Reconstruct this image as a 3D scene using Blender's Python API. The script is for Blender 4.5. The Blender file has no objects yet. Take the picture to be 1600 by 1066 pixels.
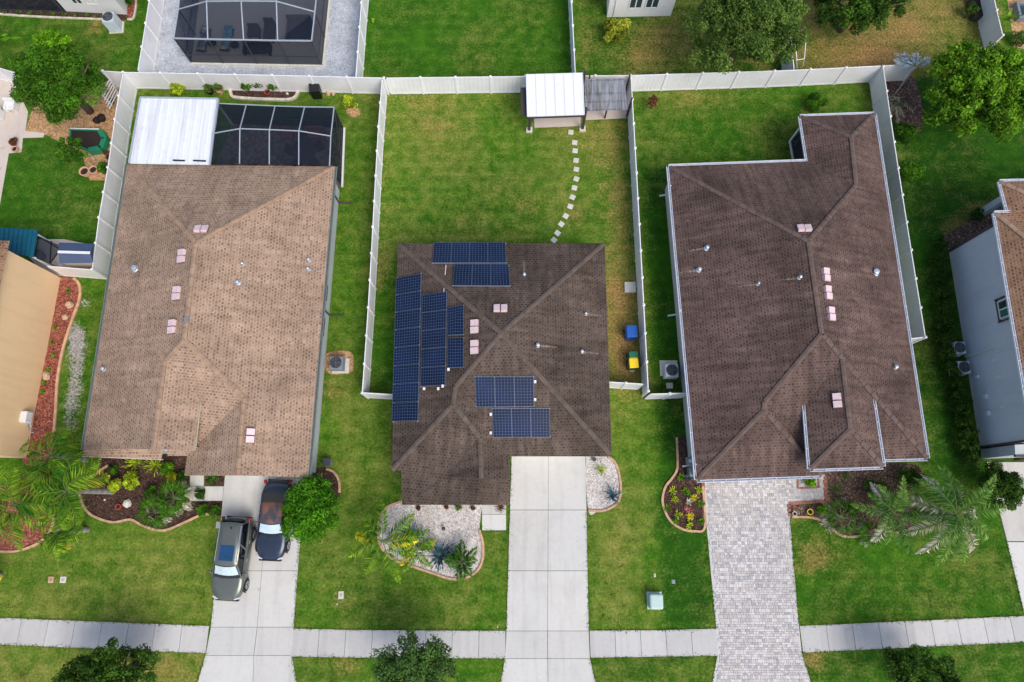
import bpy, math, random
import numpy as np
from mathutils import Vector, Matrix
from mathutils.bvhtree import BVHTree
R = math.radians
random.seed(7); rng = np.random.default_rng(7)
S = bpy.context.scene; COL = S.collection
# ---------------------------------------------------------------- camera, sky, sun, exposure
CAMH = 42.0; TILT = R(14.0); FPX = 1600*24/36
cam = bpy.data.cameras.new('camera'); cam.lens = 24; cam.sensor_width = 36; cam.clip_end = 3000; cam.clip_start = 0.5
co = bpy.data.objects.new('camera', cam); COL.objects.link(co)
co.location = (0, 0, CAMH); co.rotation_euler = (TILT, 0, 0); S.camera = co
SUN_EL = R(52); SUN_AZ = R(142)          # from the south-east, thin cloud
w = bpy.data.worlds.new('World'); S.world = w; w.use_nodes = True
nt = w.node_tree; sky = nt.nodes.new('ShaderNodeTexSky'); sky.sky_type = 'NISHITA'; sky.sun_disc = False
sky.sun_elevation = SUN_EL; sky.sun_rotation = SUN_AZ; sky.dust_density = 3.0
bg = nt.nodes['Background']; bg.inputs[1].default_value = 0.15; nt.links.new(sky.outputs[0], bg.inputs[0])
sl = bpy.data.lights.new('sun', 'SUN'); sl.energy = 1.5; sl.angle = R(32); sl.color = (1, .965, .92)
so = bpy.data.objects.new('sun', sl); COL.objects.link(so)
sd = Vector((math.sin(SUN_AZ)*math.cos(SUN_EL), math.cos(SUN_AZ)*math.cos(SUN_EL), math.sin(SUN_EL)))
so.rotation_euler = sd.to_track_quat('Z', 'Y').to_euler(); so.location = (0, 0, 60)
S.view_settings.view_transform = 'Standard'; S.view_settings.look = 'None'; S.view_settings.gamma = 1
S.view_settings.exposure = 0.38
S.render.resolution_x = 1024; S.render.resolution_y = 682
# ---------------------------------------------------------------- surveying: photo pixel + height -> point of the place
cT, sT = math.cos(TILT), math.sin(TILT)
def ray(px, py):
    x, y = (px-800)/FPX, (533-py)/FPX
    return Vector((x, y*cT+sT, y*sT-cT))
def P(px, py, z=0.0):
    d = ray(px, py); t = (z-CAMH)/d.z
    return Vector((d.x*t, d.y*t, z))
def unP(x, y, z=0.0):
    dz = z-CAMH
    yc = y*cT + dz*sT; zc = -y*sT + dz*cT
    return 800+FPX*x/(-zc), 533-FPX*yc/(-zc)
# ---------------------------------------------------------------- materials
def srgb(r, g, b):
    f = lambda c: (c/255/12.92) if c/255 <= .04045 else ((c/255+.055)/1.055)**2.4
    return (f(r), f(g), f(b))
class N:
    def __init__(s, name):
        s.m = bpy.data.materials.new(name); s.m.use_nodes = True; s.t = s.m.node_tree
        s.b = s.t.nodes['Principled BSDF']; s.out = s.t.nodes['Material Output']
    def n(s, typ, **kw):
        k = s.t.nodes.new('ShaderNode'+typ)
        for a, v in kw.items(): setattr(k, a, v)
        return k
    def l(s, a, b): s.t.links.new(a, b)
    def val(s, sock, v):
        if hasattr(v, 'is_linked') or isinstance(v, bpy.types.NodeSocket): s.l(v, sock)
        elif isinstance(v, (tuple, list)) and len(v) == 3 and sock.type == 'RGBA': sock.default_value = (*v, 1)
        else: sock.default_value = v
    def pos(s): return s.n('NewGeometry').outputs['Position']
    def obj(s): return s.n('TexCoord').outputs['Object']
    def uv(s): return s.n('TexCoord').outputs['UV']
    def noise(s, vec, scale, detail=3, rough=.55, stretch=None):
        if stretch:
            mp = s.n('Mapping'); s.l(vec, mp.inputs[0]); mp.inputs['Scale'].default_value = stretch; vec = mp.outputs[0]
        k = s.n('TexNoise'); s.l(vec, k.inputs['Vector']); k.inputs['Scale'].default_value = scale
        k.inputs['Detail'].default_value = detail; k.inputs['Roughness'].default_value = rough
        return k.outputs[0]
    def rmp(s, v, a, b, lo=0., hi=1.):
        k = s.n('MapRange'); s.val(k.inputs[0], v)
        for i, q in enumerate((a, b, lo, hi)): k.inputs[i+1].default_value = q
        return k.outputs[0]
    def mt(s, op, a, b=0.):
        k = s.n('Math', operation=op); s.val(k.inputs[0], a); s.val(k.inputs[1], b); return k.outputs[0]
    def mix(s, f, a, b, mode='MIX'):
        k = s.n('Mix', data_type='RGBA', blend_type=mode)
        s.val(k.inputs[0], f); s.val(k.inputs[6], a); s.val(k.inputs[7], b); return k.outputs[2]
    def bump(s, h, st=.3, d=.02):
        k = s.n('Bump'); k.inputs['Strength'].default_value = st; k.inputs['Distance'].default_value = d
        s.l(h, k.inputs['Height']); s.l(k.outputs[0], s.b.inputs['Normal'])
    def fin(s, col, rough=.8, metal=0, spec=None):
        s.val(s.b.inputs['Base Color'], col); s.val(s.b.inputs['Roughness'], rough); s.b.inputs['Metallic'].default_value = metal
        if spec is not None: s.b.inputs['Specular IOR Level'].default_value = spec
        return s.m
def plain(name, c, rough=.6, metal=0, var=.12, scale=3., bump=0., vcol=False, fine=40., spec=None):
    m = N(name); p = m.obj()
    a = m.noise(p, scale, 4); b = m.noise(p, fine, 2)
    f = m.mt('ADD', m.rmp(a, .3, .7, -var, var), m.rmp(b, .3, .7, -var*.6, var*.6))
    f = m.mt('ADD', f, 1.0)
    v = m.n('CombineColor'); 
    for i in range(3): m.l(f, v.inputs[i])
    col = m.mix(1.0, c, v.outputs[0], 'MULTIPLY')
    if vcol:
        at = m.n('Attribute', attribute_name='Col'); col = m.mix(1.0, col, at.outputs['Color'], 'MULTIPLY')
    if bump: m.bump(b, bump, .02)
    return m.fin(col, rough, metal, spec)
def grass_mat():
    m = N('grass'); p = m.pos()
    at = m.n('Attribute', attribute_name='Turf'); sp = m.n('SeparateColor'); m.l(at.outputs['Color'], sp.inputs[0])
    big = m.noise(p, .22, 5, .6); mid = m.noise(p, 1.3, 5, .65); fine = m.noise(p, 7, 4, .7); tiny = m.noise(p, 24, 3, .7)
    lush = m.mix(m.rmp(mid, .35, .65), srgb(48, 96, 12), srgb(78, 122, 22))
    dark = m.mix(m.rmp(mid, .35, .65), srgb(22, 62, 8), srgb(38, 86, 12))
    dry = m.mix(m.rmp(mid, .35, .65), srgb(112, 120, 44), srgb(142, 138, 70))
    bare = m.mix(m.rmp(fine, .3, .7), srgb(122, 92, 52), srgb(176, 140, 88))
    soil = m.mix(m.rmp(fine, .3, .7), srgb(120, 118, 112), srgb(176, 172, 168))
    def mask(ch, k=1.0):
        s_ = m.mt('ADD', sp.outputs[ch], m.rmp(mid, .2, .8, -.22, .22))
        s_ = m.mt('ADD', s_, m.rmp(fine, .25, .75, -.26, .26))
        s_ = m.mt('ADD', s_, m.rmp(big, .3, .7, -.2, .2))
        return m.rmp(s_, .12, .95)
    c = m.mix(m.rmp(m.mt('ADD', sp.outputs[2], m.mt('ADD', m.rmp(big, .3, .7, -.25, .25), m.rmp(mid, .3, .7, -.15, .15))), 0., 1.), lush, dark)
    c = m.mix(mask(0), c, dry); c = m.mix(m.mt('MULTIPLY', mask(1), m.rmp(sp.outputs[1], .02, .12)), c, bare)
    al = m.n('Attribute', attribute_name='Sand')
    s2 = m.mt('ADD', al.outputs['Fac'], m.rmp(fine, .25, .75, -.3, .3)); s2 = m.mt('ADD', s2, m.rmp(mid, .25, .75, -.2, .2))
    c = m.mix(m.mt('MULTIPLY', m.rmp(s2, .35, .7), m.rmp(al.outputs['Fac'], .02, .12)), c, soil)
    # mower passes: a little lighter and darker in turn
    wv = m.n('TexWave', wave_type='BANDS', bands_direction='Y'); m.l(p, wv.inputs['Vector']); wv.inputs['Scale'].default_value = .42
    wv.inputs['Distortion'].default_value = 1.2; wv.inputs['Detail'].default_value = 3
    vv = m.mt('MULTIPLY', m.rmp(tiny, .3, .7, .55, 1.5), m.rmp(fine, .3, .7, .76, 1.25))
    vv = m.mt('MULTIPLY', vv, m.rmp(wv.outputs['Fac'], 0, 1, .94, 1.06))
    g = m.n('CombineColor'); [m.l(vv, g.inputs[i]) for i in range(3)]
    c = m.mix(1.0, c, g.outputs[0], 'MULTIPLY'); m.bump(tiny, .6, .05)
    return m.fin(c, .95, 0, .15)
def shingle(name, light, dark, cap=False, stain=.25, blacks=(30, 26, 24)):
    m = N(name); u = m.uv(); p = m.pos()
    sx = m.n('SeparateXYZ'); m.l(u, sx.inputs[0])
    def brick(wd, rh, off):
        k = m.n('TexBrick', offset=off); m.l(u, k.inputs['Vector']); k.inputs['Scale'].default_value = 1
        k.inputs['Color1'].default_value = (0, 0, 0, 1); k.inputs['Color2'].default_value = (1, 1, 1, 1); k.inputs['Mortar'].default_value = (0, 0, 0, 1)
        k.inputs['Mortar Size'].default_value = .006; k.inputs['Brick Width'].default_value = wd; k.inputs['Row Height'].default_value = rh
        return k
    A = brick(.21, .165, .5); A.inputs['Mortar Size'].default_value = .042; A.inputs['Mortar Smooth'].default_value = .35; A.inputs['Mortar'].default_value = (1, 1, 1, 1)
    A.inputs['Color1'].default_value = (.0, .0, .0, 1); A.inputs['Color2'].default_value = (.95, .95, .95, 1)
    B = brick(.62, .165, .37)
    fr = m.mt('FRACT', m.mt('DIVIDE', sx.outputs[1], .165))
    sepA = m.n('SeparateColor'); m.l(A.outputs[0], sepA.inputs[0])
    c = m.mix(sepA.outputs[0], dark, light)
    c = m.mix(m.rmp(B.outputs[0], 0, 1, .0, .3), c, dark)
    gr = m.noise(p, 16, 3, .7); lg = m.noise(p, .35, 4, .6); st = m.noise(u, 1.0, 4, .6, stretch=(3.2, .35, 1))
    g = m.mt('MULTIPLY', m.rmp(gr, .3, .7, .82, 1.18), m.rmp(lg, .3, .7, 1-stain*.6, 1+stain*.4))
    g = m.mt('MULTIPLY', g, m.rmp(st, .35, .7, 1-stain*.5, 1+stain*.35))
    k = m.n('CombineColor'); [m.l(g, k.inputs[i]) for i in range(3)]
    c = m.mix(1.0, c, k.outputs[0], 'MULTIPLY')
    c = m.mix(m.rmp(m.noise(u, .45, 6, .75), .52, .78, 0, .5), c, srgb(*blacks))
    c = m.mix(m.rmp(m.noise(u, 1.4, 5, .7, stretch=(2.2, .5, 1)), .56, .76, 0, .35), c, light)
    h = m.mt('ADD', m.mt('MULTIPLY', fr, .6), m.mt('MULTIPLY', gr, .5)); m.bump(h, .5, .02)
    return m.fin(c, .92, 0, .2)
def solar_mat():
    m = N('solar_cells'); u = m.uv(); sx = m.n('SeparateXYZ'); m.l(u, sx.inputs[0])
    def line(sock, k, t):
        fr = m.mt('FRACT', m.mt('MULTIPLY', sock, k)); a = m.mt('ABSOLUTE', m.mt('SUBTRACT', fr, .5)); return m.mt('GREATER_THAN', a, .5-t)
    g = m.mt('MAXIMUM', line(sx.outputs[0], 6, .035), line(sx.outputs[1], 10, .035))
    fin = m.mt('MAXIMUM', line(sx.outputs[0], 12, .03), 0)
    n1 = m.noise(m.pos(), .5, 2)
    c = m.mix(m.rmp(n1, .3, .7), srgb(8, 18, 42), srgb(16, 34, 70))
    c = m.mix(m.mt('MULTIPLY', fin, .15), c, srgb(90, 110, 140)); c = m.mix(m.mt('MULTIPLY', g, .55), c, srgb(120, 138, 160))
    return m.fin(c, .16, 0, .22)
def voro(name, cols, scale, rough=.9, bump=.5, jitter=1.0, extra=None):
    m = N(name); p = m.pos(); k = m.n('TexVoronoi'); m.l(p, k.inputs['Vector']); k.inputs['Scale'].default_value = scale
    r = m.n('ValToRGB'); e = r.color_ramp.elements; sp = m.n('SeparateColor'); m.l(k.outputs['Color'], sp.inputs[0]); m.l(sp.outputs[0], r.inputs[0])
    e[0].position = 0; e[0].color = (*cols[0], 1); e[1].position = 1; e[1].color = (*cols[-1], 1)
    for i, c in enumerate(cols[1:-1]): q = e.new((i+1)/(len(cols)-1)); q.color = (*c, 1)
    n2 = m.noise(p, 1.1, 4); v = m.rmp(n2, .3, .7, .8, 1.15); cc = m.n('CombineColor'); [m.l(v, cc.inputs[i]) for i in range(3)]
    c = m.mix(1.0, r.outputs[0], cc.outputs[0], 'MULTIPLY')
    c = m.mix(m.rmp(k.outputs['Distance'], .3, .9, 0, .5), c, (.01, .008, .006))
    m.bump(m.mt('SUBTRACT', 1.0, k.outputs['Distance']), bump, .05)
    return m.fin(c, rough, 0, .2)
def concrete(name, c, dirt=.2):
    m = N(name); p = m.pos(); a = m.noise(p, .6, 5, .65); b = m.noise(p, 5, 4, .6); t = m.noise(p, 60, 2)
    col = m.mix(m.rmp(a, .5, .78, 0, dirt), c, tuple(x*.55 for x in c)); col = m.mix(m.rmp(b, .4, .8, 0, dirt*.7), col, tuple(x*.68 for x in c))
    tm = m.noise(p, 1.0, 4, .6, stretch=(1.9, .16, 1)); col = m.mix(m.rmp(tm, .5, .72, 0, dirt*1.1), col, tuple(x*.6 for x in c))
    sp_ = m.noise(p, 2.2, 2, .5); col = m.mix(m.rmp(sp_, .7, .78, 0, dirt*1.5), col, tuple(x*.4 for x in c))
    v = m.rmp(t, .3, .7, .93, 1.07); cc = m.n('CombineColor'); [m.l(v, cc.inputs[i]) for i in range(3)]; col = m.mix(1, col, cc.outputs[0], 'MULTIPLY')
    at = m.n('Attribute', attribute_name='Col'); col = m.mix(1.0, col, at.outputs['Color'], 'MULTIPLY'); m.bump(t, .15, .01)
    return m.fin(col, .85, 0, .25)
def leafm(name, c1, c2):
    m = N(name); at = m.n('Attribute', attribute_name='Col'); sp = m.n('SeparateColor'); m.l(at.outputs['Color'], sp.inputs[0])
    col = m.mix(sp.outputs[0], c1, c2)
    v = m.rmp(sp.outputs[1], .1, .9, .3, 1.9); cc = m.n('CombineColor'); [m.l(v, cc.inputs[i]) for i in range(3)]; col = m.mix(1, col, cc.outputs[0], 'MULTIPLY')
    m.fin(col, .6, 0, .12)
    tr = m.n('BsdfTranslucent'); m.l(col, tr.inputs[0]); mx = m.n('MixShader'); mx.inputs[0].default_value = .25
    m.l(m.b.outputs[0], mx.inputs[1]); m.l(tr.outputs[0], mx.inputs[2]); m.l(mx.outputs[0], m.out.inputs[0])
    return m.m
def screen_mat(name, alpha, c):
    m = N(name); m.fin(c, .6, 0, .3); tr = m.n('BsdfTransparent'); mx = m.n('MixShader'); mx.inputs[0].default_value = alpha
    m.l(tr.outputs[0], mx.inputs[1]); m.l(m.b.outputs[0], mx.inputs[2]); m.l(mx.outputs[0], m.out.inputs[0]); return m.m
def streaky(name, base, streak, rough=.5, sx=2.5, sy=.12, amt=(.5, .75, 0, .8), uv=False):
    m = N(name); p = m.pos(); a = m.noise(p, 1.0, 5, .6, stretch=(sx, sy, 1)); b = m.noise(p, 2.5, 4)
    c = m.mix(m.rmp(a, *amt), base, streak); c = m.mix(m.rmp(b, .55, .8, 0, .3), c, streak)
    return m.fin(c, rough, 0, .3)
M = {}
M['grass'] = grass_mat()
M['sh_tan'] = shingle('tan_shingle', srgb(174, 148, 126), srgb(118, 94, 78), stain=.35)
M['sh_brown'] = shingle('brown_shingle', srgb(100, 86, 76), srgb(60, 50, 45), stain=.65)
M['sh_plum'] = shingle('plum_brown_shingle', srgb(110, 90, 82), srgb(66, 53, 49), stain=.65)
M['sh_orange'] = shingle('warm_brown_shingle', srgb(158, 124, 98), srgb(92, 66, 52), stain=.25)
M['cap_tan'] = plain('tan_ridge_shingle', srgb(156, 130, 108), .9, vcol=True, var=.12, scale=4)
M['cap_brown'] = plain('brown_ridge_shingle', srgb(94, 82, 73), .9, vcol=True, var=.14, scale=4)
M['cap_plum'] = plain('plum_ridge_shingle', srgb(98, 82, 75), .9, vcol=True, var=.14, scale=4)
M['solar'] = solar_mat()
M['paneledge'] = plain('grey_panel_frame', srgb(104, 116, 136), .4, .4, var=.05)
M['alu'] = plain('silver_aluminium', srgb(170, 176, 186), .4, .5, var=.05)
M['white'] = plain('white_vinyl', srgb(232, 231, 232), .4, var=.06, scale=.7)
M['white_paint'] = plain('white_paint', srgb(222, 222, 220), .5, var=.05, scale=1)
M['gutter'] = plain('gutter_white', srgb(214, 218, 226), .4, var=.08, scale=2, vcol=True)
M['guttergrey'] = plain('grey_green_gutter', srgb(120, 130, 126), .5, var=.1, vcol=True)
M['stucco_white'] = plain('white_stucco', srgb(205, 208, 204), .9, var=.05, scale=.7, bump=.2, fine=60)
M['stucco_grey'] = plain('pale_grey_stucco', srgb(178, 184, 184), .9, var=.05, scale=.7, bump=.2, fine=60)
M['stucco_blue'] = plain('blue_grey_stucco', srgb(196, 202, 210), .9, var=.05, scale=.6, bump=.2, fine=60)
M['stucco_tan'] = plain('peach_tan_stucco', srgb(232, 198, 154), .9, var=.04, scale=.4, bump=.2, fine=60)
M['trim_dark'] = plain('dark_brown_trim', srgb(74, 64, 62), .7)
M['fascia'] = plain('brown_fascia', srgb(96, 84, 76), .7)
M['fascia_tan'] = plain('cream_fascia', srgb(196, 190, 176), .7)
M['glass'] = plain('window_glass', srgb(40, 60, 66), .08, var=.05, spec=.6)
M['glassgreen'] = plain('green_tinted_glass', srgb(60, 110, 104), .1, var=.15, spec=.6)
def stucco(name, c, k=.16):
    m = N(name); p = m.obj(); a = m.noise(p, 1.0, 5, .65, stretch=(2.2, 2.2, .22)); b = m.noise(p, .5, 4, .6); t = m.noise(p, 55, 3, .7)
    col = m.mix(m.rmp(a, .48, .8, 0, k*2), c, tuple(x*.6 for x in c)); col = m.mix(m.rmp(b, .45, .8, 0, k), col, tuple(x*.7 for x in c))
    v = m.rmp(t, .3, .7, .94, 1.06); cc = m.n('CombineColor'); [m.l(v, cc.inputs[i]) for i in range(3)]; col = m.mix(1, col, cc.outputs[0], 'MULTIPLY'); m.bump(t, .4, .02); return m.fin(col, .92, 0, .2)
M['stucco_blue'] = stucco('blue_grey_stucco', srgb(200, 206, 214)); M['stucco_tan'] = stucco('peach_tan_stucco', srgb(236, 202, 158)); M['stucco_white'] = stucco('white_stucco', srgb(222, 222, 220), .1)
M['vent'] = plain('pinkish_white_vent', srgb(216, 190, 192), .5, var=.1, scale=6)
M['black'] = plain('black_plastic', srgb(22, 22, 24), .5, var=.2)
M['rubber'] = plain('rubber', srgb(24, 24, 25), .85, var=.2)
M['galv'] = plain('galvanised_steel', srgb(188, 198, 208), .35, .5, var=.1, scale=6)
M['drive'] = concrete('driveway_concrete', srgb(208, 206, 200), .3)
M['walk'] = concrete('sidewalk_concrete', srgb(198, 196, 192), .3)
M['kerbstone'] = plain('tan_edging_concrete', srgb(196, 158, 128), .9, var=.15, scale=3, vcol=True)
M['kerbwhite'] = plain('white_edging_block', srgb(206, 198, 182), .9, var=.15, scale=3, vcol=True)
M['mulch'] = voro('dark_mulch', [srgb(42, 30, 26), srgb(74, 54, 46), srgb(98, 72, 60), srgb(52, 40, 36), srgb(128, 98, 84)], 16)
M['mulchred'] = voro('red_mulch', [srgb(104, 50, 40), srgb(150, 78, 62), srgb(182, 112, 92), srgb(122, 62, 50), srgb(196, 140, 120)], 14)
M['mulchleaf'] = voro('leaf_litter', [srgb(60, 46, 42), srgb(98, 74, 62), srgb(130, 102, 88), srgb(76, 56, 50), srgb(170, 148, 132)], 14)
M['rock'] = voro('white_landscape_rock', [srgb(188, 178, 170), srgb(218, 210, 202), srgb(232, 226, 220), srgb(200, 188, 178), srgb(226, 218, 212)], 13, bump=.7)
M['gravel'] = voro('pale_gravel', [srgb(176, 182, 190), srgb(206, 212, 220), srgb(188, 194, 202), srgb(216, 220, 226)], 18, bump=.3)
M['sand'] = voro('tan_sand', [srgb(190, 148, 104), srgb(204, 164, 118), srgb(176, 132, 92), srgb(214, 178, 136)], 9, bump=.3)
M['patio'] = concrete('patio_concrete', srgb(204, 190, 178), .25)
M['paverdark'] = voro('dark_patio_paver', [srgb(120, 116, 112), srgb(140, 134, 128), srgb(104, 100, 98)], 4, bump=.1)
M['poolfloor'] = concrete('grey_patio', srgb(176, 174, 172), .15)
M['paver'] = plain('concrete_paver', srgb(207, 202, 198), .85, var=.1, scale=8, vcol=True)
M['paverred'] = plain('red_paver_border', srgb(150, 100, 84), .85, var=.15, scale=6, vcol=True)
M['bark'] = plain('bark', srgb(96, 84, 72), .95, var=.3, scale=8, bump=.6)
M['palmtrunk'] = plain('grey_palm_trunk', srgb(150, 148, 142), .9, var=.25, scale=6, bump=.5, vcol=True)
M['lf_mid'] = leafm('mid_green_leaf', srgb(28, 66, 12), srgb(84, 132, 28))
M['lf_dark'] = leafm('dark_green_leaf', srgb(20, 48, 12), srgb(74, 108, 32))
M['lf_olive'] = leafm('olive_green_leaf', srgb(34, 66, 18), srgb(104, 130, 56))
M['lf_bright'] = leafm('bright_green_leaf', srgb(36, 92, 10), srgb(116, 166, 26))
M['lf_citrus'] = leafm('citrus_leaf', srgb(18, 66, 6), srgb(118, 162, 36))
M['lf_glossy'] = leafm('glossy_green_leaf', srgb(24, 80, 8), srgb(92, 148, 26))
M['lf_street'] = leafm('street_tree_leaf', srgb(40, 72, 26), srgb(96, 130, 62))
M['lf_turf'] = leafm('turf_blade', srgb(48, 88, 16), srgb(118, 136, 40))
M['lf_magnolia'] = leafm('magnolia_leaf', srgb(70, 96, 20), srgb(176, 178, 56))
M['lf_lime'] = leafm('lime_leaf', srgb(110, 140, 20), srgb(190, 204, 54))
M['lf_palm'] = leafm('palm_frond', srgb(32, 88, 14), srgb(136, 168, 38))
M['lf_yellow'] = leafm('yellowing_frond', srgb(150, 150, 24), srgb(222, 206, 50))
M['lf_cocos'] = leafm('cool_green_frond', srgb(24, 76, 20), srgb(124, 160, 70))
M['lf_dead'] = leafm('dry_frond', srgb(166, 152, 130), srgb(222, 214, 202))
M['lf_agave'] = leafm('blue_agave_leaf', srgb(36, 62, 70), srgb(88, 122, 132))
M['lf_brown'] = leafm('bronze_leaf', srgb(54, 34, 28), srgb(132, 86, 56))
M['lf_silver'] = leafm('silver_frond', srgb(150, 164, 176), srgb(206, 216, 226))
M['lf_red'] = leafm('pink_red_leaf', srgb(160, 60, 60), srgb(230, 160, 160))
M['screen'] = screen_mat('insect_screen', .72, srgb(17, 24, 38))
M['screen_pool'] = screen_mat('pool_cage_screen', .66, srgb(22, 30, 46))
M['cageframe'] = plain('grey_white_cage_beam', srgb(160, 168, 178), .45, var=.06)
M['cagedark'] = plain('charcoal_cage_beam', srgb(60, 64, 72), .5, var=.06)
M['panroof'] = streaky('white_pan_roof', srgb(222, 226, 234), srgb(178, 172, 162), .5, sx=1.6, sy=.12, amt=(.5, .72, 0, .7))
M['whiteroof'] = streaky('white_canopy', srgb(226, 227, 232), srgb(196, 196, 200), .5, sx=1.5, sy=.3, amt=(.55, .8, 0, .5))
M['slat'] = streaky('weathered_grey_slats', srgb(150, 156, 166), srgb(96, 92, 92), .8, sx=9, sy=.8, amt=(.4, .62, 0, .9))
M['wood'] = plain('dark_wood', srgb(62, 56, 56), .8, var=.25, scale=6)
M['teal'] = plain('teal_metal_roof', srgb(18, 92, 112), .45, .2, var=.15)
M['shedroof'] = plain('slate_blue_plastic', srgb(66, 82, 112), .55, var=.1)
M['beige'] = plain('beige_plastic', srgb(190, 178, 158), .7, var=.08)
M['pool_green'] = plain('green_planter', srgb(34, 124, 88), .5, var=.1)
M['blue'] = plain('blue_bin_plastic', srgb(20, 84, 166), .5, var=.1)
M['yellow'] = plain('yellow_bin_plastic', srgb(244, 206, 12), .5, var=.06)
M['green'] = plain('green_bin_plastic', srgb(22, 110, 78), .5, var=.1)
M['boxgreen'] = plain('pale_green_cabinet', srgb(176, 198, 190), .5, var=.05)
M['ac'] = plain('grey_cabinet_metal', srgb(128, 136, 144), .5, .2, var=.08)
M['ac_white'] = plain('pale_cabinet_metal', srgb(190, 200, 206), .5, .1, var=.08)
M['fan'] = plain('dark_fan', srgb(40, 52, 66), .5, .2)
M['terracotta'] = plain('terracotta', srgb(206, 160, 130), .8, var=.1)
M['redpot'] = plain('red_clay', srgb(176, 66, 52), .7)
M['soil'] = plain('soil', srgb(44, 32, 28), .95, var=.3, scale=8)
M['stone'] = plain('pale_stone', srgb(206, 202, 190), .9, var=.12, scale=4, vcol=True)
M['boulder'] = plain('tan_boulder', srgb(190, 164, 134), .9, var=.2, scale=3, bump=.4)
M['paint_suv'] = plain('pewter_car_paint', srgb(104, 109, 102), .25, .4, var=.03, spec=.6)
M['paint_dark'] = plain('dark_blue_grey_car_paint', srgb(50, 60, 78), .25, .4, var=.05, spec=.6)
M['paint_worn'] = streaky('worn_clearcoat', srgb(66, 66, 74), srgb(126, 84, 70), .5, sx=1.6, sy=1.3, amt=(.42, .52, 0, .9))
M['carglass'] = plain('car_glass', srgb(14, 18, 22), .06, var=.03, spec=.7)
M['shade'] = plain('silver_windscreen_shade', srgb(206, 222, 226), .3, .3, var=.12, scale=5)
M['roofglass'] = plain('sunroof_glass', srgb(24, 66, 104), .06, var=.1, spec=.8)
M['tail'] = plain('tail_lamp_red', srgb(150, 20, 24), .2)
M['headlamp'] = plain('headlamp_clear', srgb(200, 206, 210), .1)
M['towelb'] = voro('blue_patterned_towel', [srgb(70, 160, 200), srgb(110, 190, 210), srgb(60, 130, 180), srgb(220, 190, 130)], 3, bump=.05)
M['towelw'] = voro('dark_white_towel', [srgb(40, 60, 100), srgb(190, 196, 200), srgb(90, 110, 140), srgb(210, 210, 205)], 3, bump=.05)
M['cushion'] = plain('dark_cushion', srgb(38, 42, 52), .9)
M['redcush'] = plain('dusty_red_cushion', srgb(134, 84, 84), .9)
_m = N('pale_rain_streak'); _m.fin(srgb(188, 170, 156), .9); _tr = _m.n('BsdfTransparent'); _mx = _m.n('MixShader'); _m.l(_m.rmp(_m.noise(_m.pos(), 9, 4, .7), .4, .65, 0, .6), _mx.inputs[0])
_m.l(_tr.outputs[0], _mx.inputs[1]); _m.l(_m.b.outputs[0], _mx.inputs[2]); _m.l(_mx.outputs[0], _m.out.inputs[0]); M['streakmat'] = _m.m
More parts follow.
